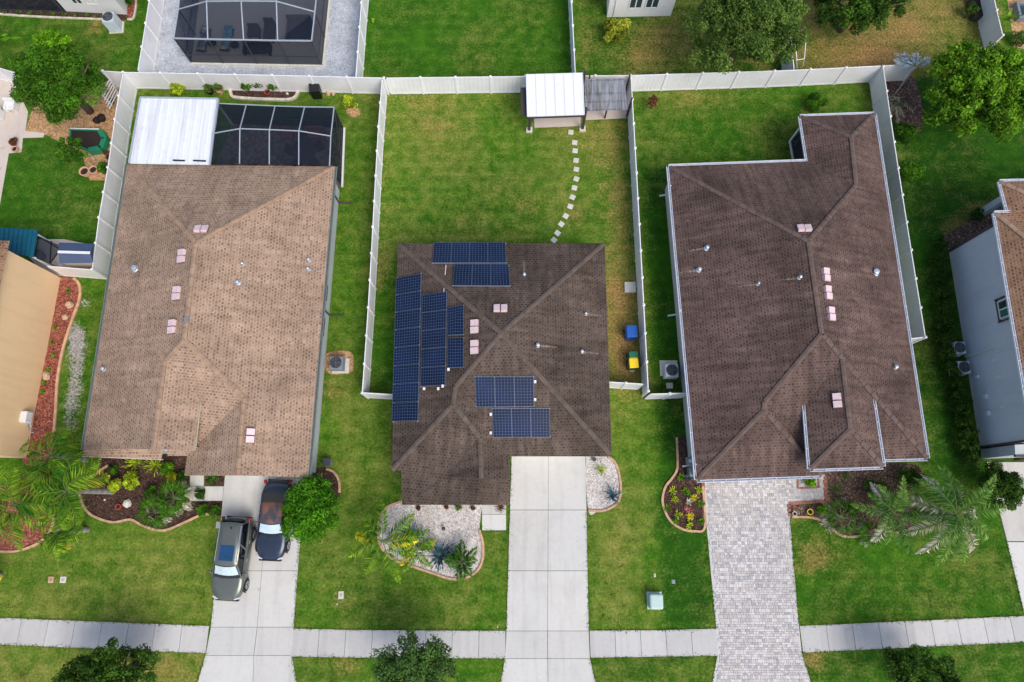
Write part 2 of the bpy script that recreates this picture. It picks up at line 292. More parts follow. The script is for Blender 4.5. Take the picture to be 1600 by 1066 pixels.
# ---------------------------------------------------------------- mesh builder
class MB:
    def __init__(s): s.v = []; s.f = []; s.mi = []; s.c = []; s.uv = []
    def add(s, vs, fs, mi=0, c=(1, 1, 1), uvs=None):
        o = len(s.v); s.v += [tuple(v) for v in vs]
        for k, f in enumerate(fs):
            s.f.append(tuple(i+o for i in f)); s.mi.append(mi); s.c.append(c); s.uv.append(uvs[k] if uvs else None)
        return s
    def box(s, c, d, rz=0, mi=0, col=(1, 1, 1), taper=1.0):
        x, y, z = d[0]/2, d[1]/2, d[2]/2; t = taper
        vs = [(-x, -y, -z), (x, -y, -z), (x, y, -z), (-x, y, -z), (-x*t, -y*t, z), (x*t, -y*t, z), (x*t, y*t, z), (-x*t, y*t, z)]
        cs, sn = math.cos(rz), math.sin(rz)
        vs = [(c[0]+a*cs-b*sn, c[1]+a*sn+b*cs, c[2]+q) for a, b, q in vs]
        return s.add(vs, [(3, 2, 1, 0), (4, 5, 6, 7), (0, 1, 5, 4), (1, 2, 6, 5), (2, 3, 7, 6), (3, 0, 4, 7)], mi, col)
    def beam(s, a, b, w_, h, mi=0, col=(1, 1, 1)):
        a, b = Vector(a), Vector(b); d = (b-a)
        if d.length < 1e-5: return s
        d.normalize(); up = Vector((0, 0, 1)) if abs(d.z) < .95 else Vector((0, 1, 0))
        x = d.cross(up).normalized()*w_/2; y = x.cross(d).normalized()*h/2
        vs = [a-x-y, a+x-y, a+x+y, a-x+y, b-x-y, b+x-y, b+x+y, b-x+y]
        return s.add(vs, [(0, 1, 2, 3), (7, 6, 5, 4), (0, 4, 5, 1), (1, 5, 6, 2), (2, 6, 7, 3), (3, 7, 4, 0)], mi, col)
    def tube(s, pts, rad, n=8, mi=0, col=(1, 1, 1), cap=True):
        pts = [Vector(p) for p in pts]; rs = rad if isinstance(rad, (list, tuple)) else [rad]*len(pts); o = []
        for i, p in enumerate(pts):
            d = (pts[min(i+1, len(pts)-1)]-pts[max(i-1, 0)]); d = d.normalized() if d.length > 1e-6 else Vector((0, 0, 1))
            up = Vector((0, 0, 1)) if abs(d.z) < .9 else Vector((1, 0, 0))
            x = d.cross(up).normalized(); y = x.cross(d)
            o += [p+x*math.cos(2*math.pi*k/n)*rs[i]+y*math.sin(2*math.pi*k/n)*rs[i] for k in range(n)]
        fs = [(i*n+k, i*n+(k+1) % n, (i+1)*n+(k+1) % n, (i+1)*n+k) for i in range(len(pts)-1) for k in range(n)]
        if cap: fs += [tuple(range(n))[::-1], tuple((len(pts)-1)*n+k for k in range(n))]
        return s.add(o, fs, mi, col)
    def lathe(s, c, prof, n=20, mi=0, col=(1, 1, 1)):
        o = [(c[0]+r*math.cos(2*math.pi*k/n), c[1]+r*math.sin(2*math.pi*k/n), c[2]+z) for r, z in prof for k in range(n)]
        fs = [(i*n+k, i*n+(k+1) % n, (i+1)*n+(k+1) % n, (i+1)*n+k) for i in range(len(prof)-1) for k in range(n)]
        fs += [tuple((len(prof)-1)*n+k for k in range(n))]
        return s.add(o, fs, mi, col)
    def prism(s, poly, z0, z1, mi=0, col=(1, 1, 1), top=True, bottom=False):
        n = len(poly); ar = sum(poly[i][0]*poly[(i+1) % n][1]-poly[(i+1) % n][0]*poly[i][1] for i in range(n))
        if ar < 0: poly = poly[::-1]
        vs = [(p[0], p[1], z0) for p in poly]+[(p[0], p[1], z1) for p in poly]
        fs = [(i, (i+1) % n, n+(i+1) % n, n+i) for i in range(n)]
        if top: fs.append(tuple(range(n, 2*n)))
        if bottom: fs.append(tuple(range(n))[::-1])
        return s.add(vs, fs, mi, col)
    def build(s, name, mats, parent=None, smooth=False, bevel=0, local=False, seg=2):
        me = bpy.data.meshes.new(name)
        off = Vector((0, 0, 0))
        if parent is not None and not local:
            q = parent
            while q is not None: off += q.location; q = q.parent
        me.from_pydata([(a-off.x, b-off.y, c-off.z) for a, b, c in s.v], [], s.f)
        if not isinstance(mats, (list, tuple)): mats = [mats]
        for m in mats: me.materials.append(M[m] if isinstance(m, str) else m)
        me.polygons.foreach_set('material_index', s.mi)
        if any(c != (1, 1, 1) for c in s.c) or True:
            ca = me.color_attributes.new('Col', 'FLOAT_COLOR', 'CORNER')
            arr = np.ones((len(me.loops), 4), dtype=np.float32); i = 0
            for f, c in zip(s.f, s.c): arr[i:i+len(f), :3] = c; i += len(f)
            ca.data.foreach_set('color', arr.ravel())
        if any(u is not None for u in s.uv):
            ul = me.uv_layers.new(name='UVMap'); arr = []
            for f, u in zip(s.f, s.uv): arr += [x for q in (u or [(0, 0)]*len(f)) for x in q]
            ul.data.foreach_set('uv', arr)
        if smooth: me.polygons.foreach_set('use_smooth', [True]*len(me.polygons))
        me.update(); o = bpy.data.objects.new(name, me); COL.objects.link(o)
        if parent is not None: o.parent = parent
        if bevel: b = o.modifiers.new('bevel', 'BEVEL'); b.width = bevel; b.segments = seg; b.limit_method = 'ANGLE'
        return o
def tag(o, label, cat, group=None):
    o['label'] = label; o['category'] = cat
    if group: o['group'] = group
    return o
def thing(name, label, cat, loc=(0, 0, 0), group=None, rz=0):
    o = bpy.data.objects.new(name, None); COL.objects.link(o); o.location = loc; o.rotation_euler.z = rz
    o.empty_display_size = .3; bpy.context.view_layer.update
    return tag(o, label, cat, group)
def struct(o, kind='structure'): o['kind'] = kind; return o
def sheet(name, pix, mat, z, parent=None, **kw):
    mb = MB(); vs = [P(x, y) for x, y in pix]; vs = [(v.x, v.y, z) for v in vs]
    n = len(vs); ar = sum(vs[i][0]*vs[(i+1) % n][1]-vs[(i+1) % n][0]*vs[i][1] for i in range(n))
    if ar < 0: vs = vs[::-1]
    mb.add(vs, [tuple(range(n))]); return mb.build(name, mat, parent)
def smoothpoly(pts, closed=True, k=6):
    out = []; n = len(pts); rngi = range(n) if closed else range(n-1)
    for i in rngi:
        g = lambda j: Vector((*pts[j % n], 0)) if closed else Vector((*pts[max(0, min(n-1, j))], 0))
        a, b, c, d = g(i-1), g(i), g(i+1), g(i+2)
        for q in range(k):
            t = q/k; v = .5*((2*b)+(c-a)*t+(2*a-5*b+4*c-d)*t*t+(3*b-a-3*c+d)*t**3); out.append((v.x, v.y))
    if not closed: out.append(tuple(pts[-1]))
    return out
# ---------------------------------------------------------------- ground sheet (turf condition, plus some painted shade, stored per vertex)
def build_ground():
    xs = np.concatenate([[-900, -300, -120, -60], np.arange(-42, 42.1, .3), [60, 120, 300, 900]])
    ys = np.concatenate([[-900, -300, -120, -50, -30], np.arange(-22, 44.1, .3), [60, 120, 300, 900]])
    X, Y = np.meshgrid(xs, ys); nx, ny = len(xs), len(ys)
    V = np.stack([X.ravel(), Y.ravel(), np.zeros(X.size)], 1)
    yc = V[:, 1]*cT - CAMH*sT; zc = -V[:, 1]*sT-CAMH*cT
    px = 800+FPX*V[:, 0]/(-zc); py = 533-FPX*yc/(-zc)
    A = np.zeros((len(V), 4)); A[:, 0] = .25; A[:, 1] = 0; A[:, 2] = .3; A[:, 3] = 1
    sand = np.zeros(len(V))
    def inside(poly):
        r = np.zeros(len(V), bool); n = len(poly)
        for i in range(n):
            (x1, y1), (x2, y2) = poly[i], poly[(i+1) % n]
            if y1 == y2: continue
            c = ((y1 > py) != (y2 > py)) & (px < (x2-x1)*(py-y1)/(y2-y1)+x1); r ^= c
        return r
    lots = [([(0, 20), (225, 0), (215, 125), (0, 130)], .22, 0, .35), ([(-50, 205), (165, 205), (150, 420), (-50, 420)], .14, 0, .5),
            ([(210, 125), (600, 140), (575, 620), (500, 985), (455, 985), (520, 300), (200, 250)], .3, 0, .22),
            ([(140, 420), (180, 420), (150, 720), (90, 720)], .28, .0, .4),
            ([(570, -40), (893, -40), (898, 130), (560, 130)], .13, 0, .42), ([(898, -60), (1240, -60), (1240, 120), (900, 120)], .34, .16, .75),
            ([(1240, -60), (1560, -60), (1566, 120), (1240, 120)], .3, .36, .7),
            ([(600, 140), (985, 140), (1000, 400), (590, 400)], .34, .04, .15), ([(585, 400), (625, 400), (625, 620), (575, 620)], .2, .03, .45),  # second lot: dark turf carries painted shade west of the solar panel house
            ([(940, 380), (1002, 380), (1013, 610), (950, 610)], .42, .14, .25),
            ([(985, 130), (1380, 120), (1400, 260), (1000, 270)], .24, .02, .5), ([(1000, 260), (1100, 260), (1110, 1050), (1030, 985), (1020, 620)], .12, 0, .85),  # second lot: darker grass with the plum roofed house's shade painted in
            ([(1370, 120), (1700, 120), (1700, 760), (1440, 760)], .14, .02, .85), ([(1230, 740), (1640, 740), (1620, 975), (1250, 980)], .2, .03, .55),
            ([(950, 605), (1022, 605), (1032, 985), (918, 985)], .34, 0, .12), ([(560, 625), (615, 625), (625, 790), (791, 830), (791, 990), (560, 990), (565, 700)], .34, 0, .35),
            ([(455, 760), (565, 620), (560, 990), (455, 990)], .36, .02, .3), ([(-60, 830), (345, 800), (331, 985), (-60, 975)], .44, .02, .15),
            ([(-60, 1000), (330, 1010), (310, 1100), (-60, 1100)], .58, .12, .2), ([(455, 1020), (792, 1025), (780, 1100), (460, 1100)], .32, .03, .3),
            ([(920, 1020), (1120, 1020), (1110, 1100), (930, 1100)], .3, .02, .5), ([(1250, 1010), (1700, 990), (1700, 1100), (1265, 1100)], .2, .04, .6)]
    for poly, d, b, l in lots:
        k = inside(poly); A[k, 0] = d; A[k, 1] = b; A[k, 2] = l
    B = [(700, 205, 90, 45, 0, .22), (690, 185, 60, 25, 1, .16), (930, 215, 40, 40, 0, .3), (955, 230, 22, 60, 1, .34), (825, 320, 22, 10, 1, .5), (898, 338, 10, 10, 1, .4),
         (880, 300, 20, 60, 0, .2), (745, 300, 80, 55, 2, .25), (720, 360, 120, 25, 2, .35), (640, 155, 60, 10, 1, .35), (600, 250, 10, 100, 1, .2), (590, 420, 10, 40, 1, .35),  # wide dark blob at the north eave paints in the house's shade
         (970, 330, 16, 70, 1, .35), (978, 560, 22, 55, 1, .75), (960, 480, 16, 50, 1, .35), (975, 470, 22, 26, 1, .3), (1090, 155, 25, 10, 1, .25), (1065, 155, 45, 18, 0, .3),
         (1180, 60, 60, 50, 1, .2), (1010, 75, 35, 30, 1, .35), (1420, 45, 30, 14, 1, .5), (1350, 90, 70, 22, 1, .4), (1500, 40, 60, 40, 0, .2), (1400, 100, 30, 20, 1, .2),
         (990, 300, 8, 200, 2, .1), (960, 650, 14, 40, 0, .35), (960, 860, 26, 40, 0, .3), (965, 940, 20, 20, 0, .25), (1270, 870, 22, 22, 1, .5), (1262, 885, 18, 10, 1, .35),
         (1500, 880, 26, 14, 0, .25), (1420, 870, 80, 40, 2, -.2), (1265, 1035, 18, 16, 1, .5), (1400, 1040, 60, 20, 2, .2), (1000, 1040, 40, 14, 2, .3),
         (780, 330, 110, 40, 2, .3), (760, 225, 50, 40, 0, -.12), (60, 940, 40, 20, 0, .2), (90, 1040, 60, 20, 1, .15), (260, 1045, 30, 15, 1, .35), (90, 860, 50, 20, 1, .12), (250, 880, 70, 50, 0, .12), (60, 900, 30, 30, 2, .3),  # last dark blob paints tree shade onto the front left lawn
         (535, 640, 12, 20, 0, .3), (520, 615, 12, 6, 1, .5), (540, 700, 25, 60, 0, .15), (600, 950, 30, 30, 2, .4), (720, 960, 50, 14, 0, .2), (530, 935, 22, 15, 1, .3),  # dark blob above the bottom middle street tree is its painted shadow
         (150, 940, 50, 20, 2, .25), (20, 45, 15, 10, 1, .25), (148, 40, 8, 7, 1, .7), (620, 60, 60, 50, 2, .1), (740, 45, 60, 30, 0, .12), (500, 575, 25, 30, 2, .5),
         (520, 250, 25, 70, 2, .15), (1460, 250, 50, 50, 2, .1), (1440, 600, 20, 100, 0, .1), (1535, 330, 26, 14, 1, .5), (1500, 355, 26, 16, 1, .7), (955, 450, 12, 12, 1, .2),
         (945, 760, 30, 50, 0, .1), (545, 1035, 20, 12, 1, .6), (780, 560, 10, 10, 1, 0), (1010, 330, 12, 60, 2, .1), (1330, 10, 100, 40, 1, .1), (615, 560, 20, 60, 2, .3),  # last blob deepens the painted shade in the solar panel house's west alley
         (1160, 225, 60, 25, 2, .3), (1330, 150, 30, 12, 0, .15), (665, 250, 60, 60, 0, .1), (860, 180, 50, 30, 0, .15)]
    for cx, cy, rx, ry, ch, am in B: A[:, ch] += am*np.exp(-(((px-cx)/rx)**2+((py-cy)/ry)**2)*.8)
    for cx, cy, rx, ry, am in [(120, 572, 14, 62, .62), (108, 648, 12, 40, .5), (133, 472, 7, 9, .6), (120, 530, 14, 20, .6)]:
        sand += am*np.exp(-(((px-cx)/rx)**2+((py-cy)/ry)**2)*.8)
    G = A.reshape(ny, nx, 4)
    for _ in range(2): G[1:-1, 1:-1] = (G[1:-1, 1:-1]*2+G[:-2, 1:-1]+G[2:, 1:-1]+G[1:-1, :-2]+G[1:-1, 2:])/6
    A = G.reshape(-1, 4)
    A[:, :3] = np.clip(A[:, :3], 0, 1); sand = np.clip(sand, 0, 1)
    me = bpy.data.meshes.new('ground'); idx = np.arange(nx*ny).reshape(ny, nx)
    F = np.stack([idx[:-1, :-1], idx[:-1, 1:], idx[1:, 1:], idx[1:, :-1]], -1).reshape(-1, 4)
    me.from_pydata(V.tolist(), [], F.tolist()); me.materials.append(M['grass'])
    ca = me.color_attributes.new('Turf', 'FLOAT_COLOR', 'POINT'); ca.data.foreach_set('color', A.astype(np.float32).ravel())
    fa = me.attributes.new('Sand', 'FLOAT', 'POINT'); fa.data.foreach_set('value', sand.astype(np.float32))
    o = bpy.data.objects.new('ground', me); COL.objects.link(o); struct(o)
build_ground()
# ---------------------------------------------------------------- paving
def lerp(a, b, t): return (a[0]+(b[0]-a[0])*t, a[1]+(b[1]-a[1])*t)
def plin(pts, x):
    for (x1, y1), (x2, y2) in zip(pts, pts[1:]):
        if x <= x2: return y1+(y2-y1)*(x-x1)/(x2-x1)
    return pts[-1][1]
ST = [(-90, 958), (0, 965), (330, 978), (459, 982), (560, 984), (791, 985.5), (1030, 984.5), (1118, 982), (1248, 978), (1600, 962), (1700, 956)]
SB = [(-90, 1001), (0, 1007), (322, 1021), (456, 1026), (560, 1028), (791, 1029), (922, 1028), (1118, 1025), (1252, 1020), (1600, 1003), (1700, 997)]
def slabs(name, cells, mat, z=.03, gap=.012, base=.6):
    """concrete bays with real joints between them"""
    mb = MB(); r = random.Random(len(cells))
    for c in cells:
        q = [P(x, y) for x, y in c]; ce = sum(q, Vector())/4; vs = []
        for v in q:
            d = (v-ce); L = d.length; vs.append(ce+d*(1-gap*1.4/L))
        g = 1-r.random()*.13; t = r.random()*.03
        mb.prism([(v.x, v.y) for v in vs], -.05, z, col=(g, g-t*.5, g-t))
    return struct(mb.build(name, mat))
def walkcells():
    js = []
    x = -90
    while x < 322: js.append(x); x += 41
    js += [322]
    a = [(322, 456)]
    cells = []
    def run(x0, x1, n):
        for i in range(n):
            a, b = x0+(x1-x0)*i/n, x0+(x1-x0)*(i+1)/n
            sh = lambda x: (x-800)*.026
            cells.append([(a+4*0, plin(ST, a)), (b, plin(ST, b)), (b-(0 if b > x1-1 and 0 else -sh(b)*.0)+(b-800)*.012, plin(SB, b)), (a+(a-800)*.012, plin(SB, a))])
    run(-90, 327, 10); run(458, 790, 8); run(921, 1119, 5); run(1249, 1700, 11)
    return cells
slabs('sidewalk', walkcells(), 'walk', .03)
def quadgrid(L, Rr, ys, xm=None):
    """L, Rr functions of y giving edges; xm list of interior joint fractions"""
    fr = [0]+(xm or [])+[1]; out = []
    for y0, y1 in zip(ys, ys[1:]):
        for a, b in zip(fr, fr[1:]):
            out.append([(L(y0)+(Rr(y0)-L(y0))*a, y0), (L(y0)+(Rr(y0)-L(y0))*b, y0), (L(y1)+(Rr(y1)-L(y1))*b, y1), (L(y1)+(Rr(y1)-L(y1))*a, y1)])
    return out
def ylin(pts): return lambda y: plin([(b, a) for a, b in pts], y)
slabs('driveway', quadgrid(ylin([(800, 690), (799, 716), (791, 985), (789, 1029), (782, 1072), (770, 1130)]), ylin([(914, 690), (915, 716), (920, 985), (922, 1029), (931, 1072), (945, 1130)]), [690, 797, 892, 986, 1029, 1130], [.5]), 'drive', .035)
slabs('driveway', quadgrid(ylin([(354, 720), (352, 738), (330, 978), (322, 1022), (306, 1072), (290, 1130)]), ylin([(478, 720), (474, 780), (459, 981), (456, 1026), (464, 1072), (475, 1130)]), [720, 815, 892, 980, 1024, 1130], [.56]), 'drive', .035)
slabs('driveway', [[(1541, 722), (1700, 722), (1720, 846), (1573, 846)], [(1573, 847), (1720, 847), (1740, 960), (1600, 960)]], 'drive', .035)
slabs('footpath', [[(753, 770), (791, 770), (791, 804), (753, 804)], [(753, 804), (791, 804), (791, 829), (753, 829)]], 'drive', .03)
slabs('footpath', [[(297, 735), (319, 735), (319, 760), (297, 760)], [(296, 760), (319, 760), (319, 783), (296, 783)], [(319, 760), (350, 760), (348, 783), (319, 783)], [(338, 815), (346, 815), (345, 826), (337, 826)]], 'drive', .03)
def pavers(name, poly, step=.17, label=None, tint=None):
    q = [P(x, y) for x, y in poly]; xs = [v.x for v in q]; ys = [v.y for v in q]; mb = MB(); r = random.Random(5)
    def ins(x, y):
        c = False; n = len(q)
        for i in range(n):
            a, b = q[i], q[(i+1) % n]
            if (a.y > y) != (b.y > y) and x < (b.x-a.x)*(y-a.y)/(b.y-a.y)+a.x: c = not c
        return c
    pal = [(1, 1, 1), (.86, .86, .88), (.74, .75, .78), (.93, .92, .9), (.62, .64, .7), (.8, .78, .77), (1.06, 1.06, 1.08)]
    y = min(ys); j = 0
    while y < max(ys):
        h = step*r.choice((.75, .75, 1.15)); x = min(xs)-r.random()*step
        while x < max(xs):
            w_ = step*r.choice((.75, 1.0, 1.5))
            if ins(x+w_/2, y+h/2):
                k_ = .5+.5*math.sin(x*.9+1.3*math.sin(y*.55))*math.sin(y*.7+.4); c = r.choice(pal if r.random() < .35+.65*k_ else pal[:2]+pal[3:4]+pal[5:6]); g_ = .97-.1*(1-k_); c = (c[0]*g_, c[1]*g_*.995, c[2]*g_*.985)
                mb.box((x+w_/2, y+h/2, .02), (w_-.012, h-.012, .03+r.random()*.006), col=c)
            x += w_
        y += h
    o = mb.build(name, 'paver'); return struct(o)
struct(sheet('driveway_base', [(1096, 735), (1228, 735), (1228, 745), (1287, 741), (1290, 783), (1232, 788), (1248, 978), (1253, 1022), (1268, 1070), (1290, 1140), (1090, 1140), (1112, 1070), (1121, 1025), (1119, 982)], 'walk', .008))
pavers('driveway', [(1100, 735), (1226, 735), (1226, 745), (1286, 741), (1288, 783), (1229, 787), (1245, 978), (1250, 1022), (1264, 1070), (1284, 1140), (1097, 1140), (1117, 1070), (1126, 1025), (1124, 982)])
# the street just below the frame, with its kerb
M['asphalt'] = plain('asphalt', srgb(92, 92, 94), .95, var=.12, scale=1.5, bump=.4)
RT = [(-700, 1110), (0, 1128), (791, 1138), (1120, 1136), (1600, 1112), (2300, 1060)]
ta = [P(*p) for p in RT]; mb = MB(); lo_ = [v+Vector((0, -7.5, 0)) for v in ta]
for i in range(len(ta)-1): mb.add([(*lo_[i][:2], .012), (*lo_[i+1][:2], .012), (*ta[i+1][:2], .012), (*ta[i][:2], .012)], [(0, 1, 2, 3)])
struct(mb.build('road', 'asphalt')); mb = MB()
for i in range(len(ta)-1):
    for q_ in (ta, lo_): mb.beam(q_[i]+Vector((0, 0, .05)), q_[i+1]+Vector((0, 0, .05)), .3, .12)
struct(mb.build('kerb', 'walk'))
# ---------------------------------------------------------------- beds
def bed(label, pix, mat, edge_mat='kerbstone', edge=None, w_=.13, z=.012, blocks=.3, k=5, seed=0, nm='garden_bed', h=.1, cat='garden bed'):
    q = smoothpoly(pix, True, k); c = [P(*p) for p in q]; ce = sum(c, Vector())/len(c)
    t = thing(nm, label, cat, (ce.x, ce.y, 0))
    s = MB(); vs = [(v.x, v.y, z) for v in c]; n = len(vs)
    ar = sum(vs[i][0]*vs[(i+1) % n][1]-vs[(i+1) % n][0]*vs[i][1] for i in range(n))
    if ar < 0: vs = vs[::-1]
    s.add(vs, [tuple(range(n))]); s.build('mulch' if 'mulch' in mat else ('rock' if mat == 'rock' else 'soil'), mat, t)
    if edge_mat:
        line = [P(*p) for p in smoothpoly(edge, False, 8)] if edge else c+[c[0]]
        mb = MB(); r = random.Random(seed); acc = 0; prev = line[0]
        for a, b in zip(line, line[1:]):
            L = (b-a).length; m_ = max(1, round(L/blocks))
            for i in range(m_):
                p0, p1 = a.lerp(b, i/m_), a.lerp(b, (i+1)/m_); g = .82+r.random()*.28
                mb.beam(p0+Vector((0, 0, h/2)), p0.lerp(p1, 1.0)+Vector((0, 0, h/2+r.random()*.006)), w_, h, col=(g, g*.98, g*.96))
        mb.build('edging', edge_mat, t)
    return t
bed('dark mulch front bed with curved tan kerb before the tan roofed house', [(150, 700), (158, 737), (140, 748), (126, 760), (130, 785), (146, 805), (176, 816), (205, 813), (225, 823), (256, 829), (290, 816), (318, 805), (345, 805), (350, 783), (296, 783), (296, 745), (290, 705)], 'mulch',
    edge=[(170, 727), (158, 735), (140, 748), (126, 757), (126, 775), (132, 792), (146, 806), (176, 816), (205, 812), (225, 822), (256, 829), (290, 816), (318, 804), (338, 806)], seed=1)
bed('small planting square beside the footpath of the tan roofed house', [(321, 735), (352, 735), (350, 759), (320, 758)], 'mulch', None, k=1)
bed('round red mulch bed with tan kerb under the palms at the left edge', [(-60, 860), (0, 863), (28, 862), (58, 850), (78, 832), (85, 808), (80, 790), (60, 765), (-60, 765)], 'mulchred', edge=[(-60, 862), (0, 862), (28, 861), (58, 850), (78, 832), (85, 808), (80, 788), (70, 775)], seed=2)
bed('long red mulch strip with tan kerb beside the peach stucco wall', [(88, 432), (112, 435), (124, 446), (124, 465), (112, 500), (98, 545), (90, 590), (87, 640), (84, 680), (80, 720), (36, 722), (50, 650), (70, 560), (90, 450)], 'mulchred', edge=[(116, 435), (125, 446), (125, 468), (113, 502), (99, 547), (91, 592), (88, 640), (84, 690)], seed=3, w_=.16)
bed('white rock bed with brick edging before the solar panel house', [(640, 775), (626, 784), (602, 795), (592, 818), (593, 848), (612, 872), (645, 885), (680, 897), (708, 905), (735, 900), (752, 882), (755, 852), (749, 830), (752, 800), (752, 780)], 'rock', 'kerbstone',
    edge=[(626, 784), (602, 795), (592, 818), (593, 848), (612, 872), (645, 885), (680, 897), (708, 905), (735, 900), (752, 882), (755, 852), (749, 828)], seed=4)
bed('small white rock bed with an agave right of the white driveway', [(917, 700), (945, 712), (958, 720), (967, 740), (970, 765), (966, 784), (952, 795), (935, 799), (919, 797)], 'rock', 'kerbstone', edge=[(950, 714), (960, 722), (967, 740), (970, 765), (966, 784), (952, 795), (935, 799), (919, 797)], seed=5)
bed('round dark bed of small succulents left of the paver driveway', [(1092, 690), (1060, 684), (1058, 735), (1040, 760), (1036, 785), (1046, 810), (1064, 825), (1084, 829), (1101, 824), (1098, 740)], 'mulch', edge=[(1057, 684), (1058, 730), (1050, 747), (1039, 762), (1035, 785), (1045, 811), (1064, 826), (1084, 830), (1101, 823), (1098, 760)], seed=6)
bed('large leaf littered front bed right of the paver driveway', [(1289, 735), (1425, 725), (1437, 750), (1428, 780), (1426, 812), (1425, 824), (1405, 832), (1372, 828), (1340, 838), (1312, 836), (1292, 818), (1268, 809), (1236, 808), (1235, 790), (1290, 784)], 'mulchleaf', edge=[(1237, 808), (1268, 809), (1290, 817), (1312, 836), (1340, 838), (1372, 827), (1400, 832), (1425, 825)], seed=7)
bed('small brick edged planter square in the paver walkway', [(1246, 747), (1278, 746), (1279, 762), (1246, 763)], 'mulch', 'paverred', k=1, w_=.1, seed=8, h=.08)
bed('mulch patch under the fallen fronds beside the dead palm', [(1383, 120), (1425, 120), (1440, 160), (1442, 200), (1415, 212), (1398, 190)], 'mulchleaf', None)
bed('bare planting strip along the narrow side of the blue grey house', [(1560, 315), (1530, 335), (1490, 360), (1474, 372), (1480, 392), (1520, 380), (1562, 350)], 'mulchleaf', None)
bed('white stone edged bed of small shrubs by the back fence', [(358, 139), (380, 141), (440, 142), (466, 142), (463, 153), (450, 157), (400, 156), (368, 153)], 'mulch', 'kerbwhite', edge=[(360, 138), (363, 151), (372, 154), (400, 156), (430, 157), (452, 157), (463, 152), (467, 141)], seed=9, w_=.2, blocks=.25, h=.16)
bed('dirt ring round the lime shrub by the back fence', [(543, 170), (561, 170), (562, 180), (552, 183), (543, 178)], 'sand', None)
bed('black mulch strip along the dark screen room at the top left', [(-10, 14), (160, 17), (195, 22), (196, 31), (160, 30), (60, 27), (0, 23)], 'mulch', 'kerbwhite', edge=[(-10, 22), (60, 27), (160, 31), (166, 31)], seed=10, w_=.12)
bed('red mulch corner beside the white house and its condenser', [(197, -12), (211, -8), (212, 5), (209, 28), (200, 30), (198, 10)], 'mulchred', 'kerbwhite', edge=[(213, -10), (213, 10), (209, 29), (200, 31)], seed=11, w_=.12)
bed('gravel ring round the condenser of the tan roofed house', [(510, 553), (548, 550), (552, 575), (545, 583), (512, 583)], 'sand', None)
bed('curved mulch bed under the round glossy tree', [(487, 742), (500, 730), (520, 735), (531, 750), (530, 775), (510, 790), (488, 780)], 'mulch', 'kerbstone', edge=[(510, 733), (522, 738), (530, 752), (531, 770)], seed=12)
struct(sheet('gravel_yard', [(252, -60), (236, 118), (557, 127), (567, -60)], 'gravel', .006))
struct(sheet('patio', [(-60, 100), (20, 125), (44, 175), (40, 205), (70, 208), (68, 215), (36, 216), (34, 238), (14, 240), (0, 320), (-60, 330)], 'patio', .012))
struct(sheet('sand_bed', [(40, 205), (60, 140), (160, 130), (190, 118), (180, 190), (168, 282), (140, 282), (128, 240), (75, 212)], 'sand', .006))
struct(sheet('sand_bed', [(1565, -60), (1720, -60), (1720, 90), (1585, 75)], 'sand', .006))
struct(sheet('side_yard_paving', [(30, 382), (60, 374), (100, 374), (150, 384), (170, 432), (70, 432)], 'patio', .012))
